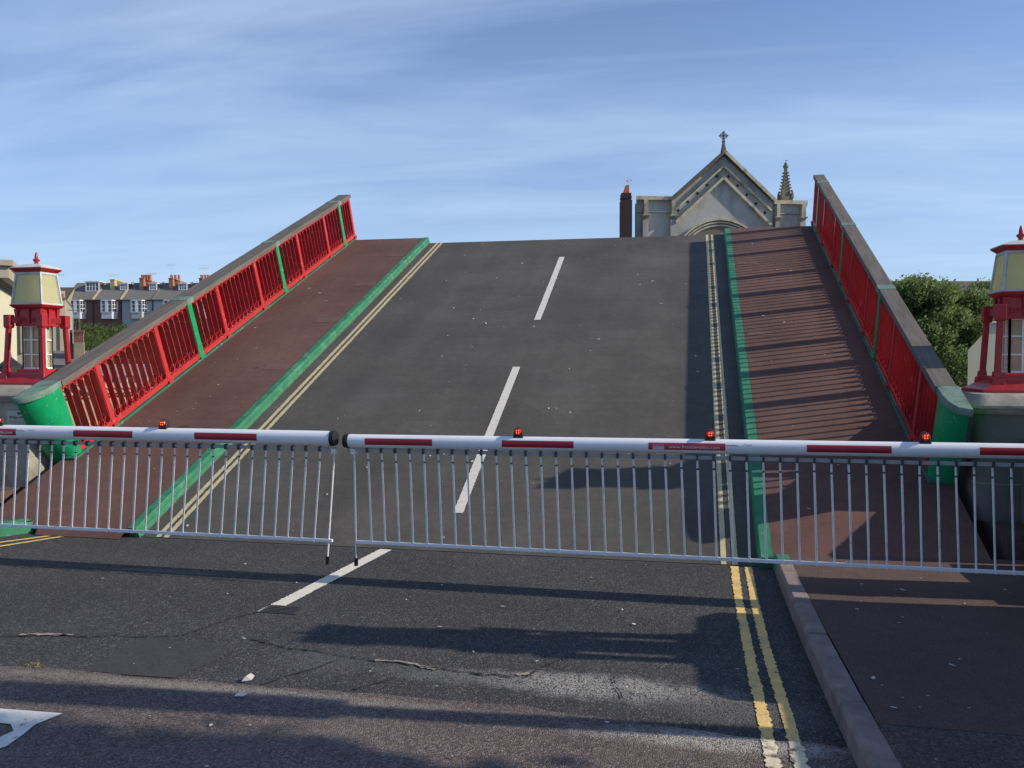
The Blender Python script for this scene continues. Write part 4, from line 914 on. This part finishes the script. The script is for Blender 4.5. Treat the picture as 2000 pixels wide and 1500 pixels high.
# house with brown roof behind the beige building
ZB = 85; h = frame_at(88, ZB, 'gabled_house', label='house with a dark brown roof between the lamp and the terrace', cat='house'); KB = ZB/F_PX
def vb(py, K_=KB): return CAM_H+(701.2-py)*K_
MB().prism([(0, 0), (0, vb(585)), (4.0, vb(556)), (8.0, vb(585)), (8, 0)], 'x', 0, 41*KB).build('wall', M['buff'], h)
rl = MB(); rl.loft([[(x0_, -.3, vb(590)), (x1_, 4.0, vb(555)), (x0_, 8.3, vb(590))] for x0_, x1_ in ((-.1, -.1), (43*KB, 60*KB))]); rl.build('roof', M['roofbrown'], h)
rl = MB(); rl.add([(42*KB, -.1, vb(592)), (60*KB, 3.9, vb(558)), (47*KB, 8, vb(592)), (43*KB, -.4, vb(589)), (61.5*KB, 3.9, vb(554.5)), (49*KB, 8, vb(589))], [(0, 1, 4, 3), (1, 2, 5, 4), (0, 3, 5, 2), (3, 4, 5), (0, 2, 1)]); rl.build('gable_end', M['buff'], h)
q = MB(); q.lathe(36*KB, -.4, [(vb(600), .2), (vb(577), .17), (vb(575), .2)], 8); q.build('chimney_pot', M['pot'], h, smooth=True)
MB().box(33*KB, 39*KB, -.75, -.02, 0, vb(597)).build('chimney', M['beige'], h)
aerial(h, 24*KB, 3.9, vb(560), vb(528), 3, 1.2)
splay(h, 150)
# beige rendered building behind the left lamp
def turned(px0, Z0, deg):
    X0 = (px0-1000)/F_PX*Z0; c_, s_ = math.cos(rad(deg)), math.sin(rad(deg))
    def u(px):
        t_ = (px-1000)/F_PX; return (t_*Z0-X0)/(c_-t_*s_)
    return u
ZG = 38; KG = 39.6/F_PX; h = frame_at(-60, ZG, 'beige_building', turn=25, label='stained beige building behind the left lamp house', cat='building')
ug = turned(-60, ZG, 25)
def vg(py): return CAM_H+(701.2-py)*KG
MB().box(ug(14), ug(129), 0, 8, -.5, vg(585)).build('wall', M['beige'], h)
MB().box(ug(3), ug(13.9), -.5, 8, -.5, vg(573)).build('pier_buttress', M['pierdark'], h)
MB().box(0, ug(2.9), .3, 8, -.5, vg(600)).build('side_wing', M['cream'], h)
MB().box(ug(14.2), ug(28), .2, 2.5, vg(585), vg(574)).build('chimney', M['buff'], h)
q = MB(); q.lathe(ug(16.5), 1, [(vg(574), .15), (vg(562), .13), (vg(560), .15)], 8); q.lathe(ug(23.5), 1, [(vg(574), .15), (vg(563), .13), (vg(561), .15)], 8); q.build('chimney_pot', M['pot'], h, smooth=True)
for px in (28, 41, 60, 92, 118): MB().box(ug(px), ug(px+5), -.10, -.002, vg(690), vg(600)).build('render_panel', M['beige'], h)
MB().box(ug(13.9), ug(130), -.12, 8.1, vg(585), vg(582)).build('coping', M['pierdark'], h)
# closer flat-roofed building whose cornice pokes in at the left edge
ZK = 25; KK = 25.6/F_PX; h = frame_at(-70, ZK, 'flat_roofed_building', turn=25, label='concrete cornice of a flat-roofed building at the far left edge', cat='building')
uk = turned(-70, ZK, 25)
def vk(py): return CAM_H+(701.2-py)*KK
MB().box(0, uk(-6), 0, 6, -.5, vk(547)).build('wall', M['cream'], h)
MB().box(-.3, uk(24), -.5, 6.2, vk(546.8), vk(524)).build('cornice_fascia', M['beige'], h)
MB().box(-.3, uk(33), -.62, 6.3, vk(523.8), vk(513)).build('cornice_slab', M['beige'], h)
MB().prism([(uk(-6), vk(560)), (uk(6), vk(547)), (uk(-6), vk(547))], 'y', -.3, 5).build('cornice_bracket', M['iron'], h)
# brick stack with aerial, low roofs and cabins behind the left railing
ZS = 36; KS = ZS/F_PX; h = frame_at(92, ZS, 'low_house', label='low house with a slate roof and an orange brick chimney left of the hedge', cat='house')
def us(px): return (px-92)*KS
def vs_(py): return CAM_H+(701.2-py)*KS
MB().box(0, us(206), 0.1, 5, -.5, vs_(712)).build('wall', M['paleblue'], h)
MB().prism([(-.2, vs_(713)), (2.2, vs_(684)), (4.6, vs_(713))], 'x', -.1, us(206)).build('roof', M['slate'], h)
q = MB(); q.box(us(136), us(164), .8, 1.6, vs_(712), vs_(668.2)); q.build('chimney_base', M['buff'], h)
q = MB(); q.box(us(137), us(163), .82, 1.58, vs_(668), vs_(648)); q.box(us(135.5), us(164.5), .78, 1.62, vs_(648), vs_(643)); q.build('chimney', M['brickorange'], h)
MB().box(us(135.9), us(143), .76, .798, vs_(706), vs_(648)).build('dark_face', M['brickdark'], h)  # darker strip over the left part of the stack front
q = MB(); q.lathe(us(146), 1.2, [(vs_(643), .09), (vs_(634), .08)], 8); q.lathe(us(153), 1.2, [(vs_(643), .09), (vs_(630), .07), (vs_(629), .09), (vs_(620), .05)], 8); q.build('chimney_pot', M['roofbrown'], h, smooth=True)
q = MB(); q.tube((us(142), .74, vs_(670)), (us(142), .74, vs_(604)), .02, 6); q.tube((us(132), .74, vs_(604)), (us(153), .74, vs_(604)), .022, 6)
for i in range(7): q.tube((us(133+3*i), .60, vs_(603)), (us(133+3*i), .88, vs_(603)), .012, 4)
q.build('aerial', M['aerial'], h)
splay(h, 206)
# black parasol beside the left lamp
p = at(20, 701, 24); h = empty('parasol', (p.x, p.y, -.4), label='black closed-topped parasol seen between the lamp legs', cat='parasol')
K3 = 24/F_PX; zz = lambda py: CAM_H+(701.2-py)*K3+.4
MB().loft([[(r*math.cos(2*math.pi*i/8), r*math.sin(2*math.pi*i/8), z) for i in range(8)] for z, r in ((zz(726), .33), (zz(716), .34), (zz(698), .05), (zz(686), .012))]).build('canopy', M['black'], h)
MB().tube((0, 0, 0), (0, 0, zz(715)), .03, 8).build('pole', M['aerial'], h)
# quayside building glimpsed between the left balusters
ZQ = 30; KQ = ZQ/F_PX; h = frame_at(88, ZQ, 'quay_building', label='pale stone quay wall building glimpsed between the left balusters', cat='building')
MB().box(0, 100*KQ, 0, 3, -3.6, CAM_H+(701.2-742)*KQ).build('wall', M['buff'], h)
for r_ in range(3):
    for k in range(9):
        x = (6+k*10.5)*KQ; z = CAM_H+(701.2-(772+r_*20))*KQ
        f_ = MB().box(x-.015, x+.105, -.02, 0, z-.015, z+.235).build('window', M['housewhite'], h)
        MB().box(x+.005, x+.085, -.024, -.0205, z+.005, z+.215).build('pane', M['darkglass'], f_)
splay(h, 188)
h = frame_at(190, 34, 'quayside_shed', label='long blue-grey quayside shed glimpsed through the left railing', cat='building'); K4 = 34/F_PX
MB().box(0, 420*K4, 0, 4, -1.5, CAM_H+(701.2-712)*K4).build('wall', M['paleblue'], h)
for k in range(20):
    x = (8+20*k)*K4; z = CAM_H+(701.2-(738))*K4
    f_ = MB().box(x, x+.22, -.02, 0, z-.25, z+.12).build('window', M['housewhite'], h); MB().box(x+.02, x+.20, -.024, -.0205, z-.22, z+.10).build('pane', M['darkglass'], f_)

# ------------------------------------------------------------------ right background: trees, roof, cream shed
for i, (px, py, Z, rx, rz, seed, mt, lab) in enumerate((
    (1795, 625, 38, 1.75, 1.95, 21, 'leaf', 'tallest leafy tree just right of the raised railing'),
    (1868, 640, 39, 1.6, 1.75, 22, 'leaf', 'rounded green tree left of the right lamp house'),
    (1925, 632, 42, 1.5, 1.95, 23, 'leafdark', 'darker tree directly behind the right lamp house'),
    (1740, 650, 40, 1.5, 2.3, 24, 'leafdark', 'dark tree mostly hidden behind the right railing'))):
    p = at(px, 701, Z); zc = CAM_H+(701.2-py)*Z/F_PX
    tree((p.x, p.y, -.4), lab, (0, 0, zc+.4), rx, 1.5, rz, seed, nclump=70, per=2600, size=.075, mat=mt, trunk=.14, group='trees beyond the right railing', dense=0)
p = at(1850, 701, 36.5)
cl = []
rnd = random.Random(9)
for i in range(40):
    q_ = at(rnd.uniform(1740, 1990), rnd.uniform(690, 770), rnd.uniform(36, 40)); r = rnd.uniform(.4, .7); cl.append((q_.x-p.x, q_.y-p.y, q_.z, r, r))
h = empty('shrub_bank', (p.x, p.y, 0), label='dark undergrowth at the foot of the trees on the right', cat='shrubs', kind='stuff')
leaf_cloud('foliage', M['leafdark'], h, cl, 1500, .07, 31)
h = frame_at(1730, 62, 'distant_building', label='long low building with a brown roof behind the right trees', cat='building'); K5 = 62/F_PX
MB().box(0, 330*K5, 0, 7, -.3, CAM_H+(701.2-566)*K5).build('wall', M['bluegrey'], h)
MB().prism([(-.3, CAM_H+(701.2-568)*K5), (3.5, CAM_H+(701.2-541)*K5), (7.3, CAM_H+(701.2-568)*K5)], 'x', 0, 330*K5).build('roof', M['roofbrown'], h)
h = frame_at(1890, 20, 'cream_shed', label='cream shed with a sloping gable behind the right lamp house', cat='shed'); K6 = 20/F_PX
def v6(py): return CAM_H+(701.2-py)*K6
MB().prism([(0, -3), (0, v6(684)), (48*K6, v6(631)), (150*K6, v6(631)), (150*K6, -3)], 'y', 0, 3).build('wall', M['cream'], h)
MB().box(46*K6, 152*K6, -.06, 3.1, v6(631), v6(628)).build('roof_trim', M['housewhite'], h); splay(h, 1890)

# ------------------------------------------------------------------ small things on the road
h = empty('drain_cover', (-2.71, 5.31, 0), label='small iron cover at the near end of the white centre line', cat='cover')
MB().box(-.14, .14, -.085, .085, -.03, .0055).build('frame', M['iron'], h)
q = MB()
for k in range(5): q.box(-.11, .11, -.07+k*.03, -.055+k*.03, .0055, .0095)
q.build('lid', M['iron'], h)
q = MB(); q.add([(0, 0, 0), (.07, .012, .012), (.075, .05, .028), (.03, .075, .035), (-.01, .045, .012), (.02, .03, .03)], [(0, 1, 5), (1, 2, 5), (2, 3, 5), (3, 4, 5), (4, 0, 5)])
o = q.build('paper_scrap', M['litter']); o.scale = (.75, .75, .75); o.location = (-2.31, 4.055, .010); tag(o, 'crumpled pale paper scrap on the seam of the reddish surface', 'litter')
q = MB(); q.add([(0, 0, 0), (.05, .0, .004), (.06, .03, .008), (.02, .03, .012), (.0, .02, .004)], [(0, 1, 2, 3, 4)])
o = q.build('paper_scrap', M['litter']); o.location = (-2.24, 3.86, .014); tag(o, 'tiny flat white scrap just below the crumpled one', 'litter')
wt = empty('weed', (-3.54, 4.03, 0), label='small yellow-green weed growing in the road seam at lower left', cat='weed')
leaf_cloud('leaves', M['weed'], wt, [(0, 0, .012, .03, .014), (.04, .004, .01, .025, .012), (-.04, 0, .01, .025, .01)], 50000, .006, 8)
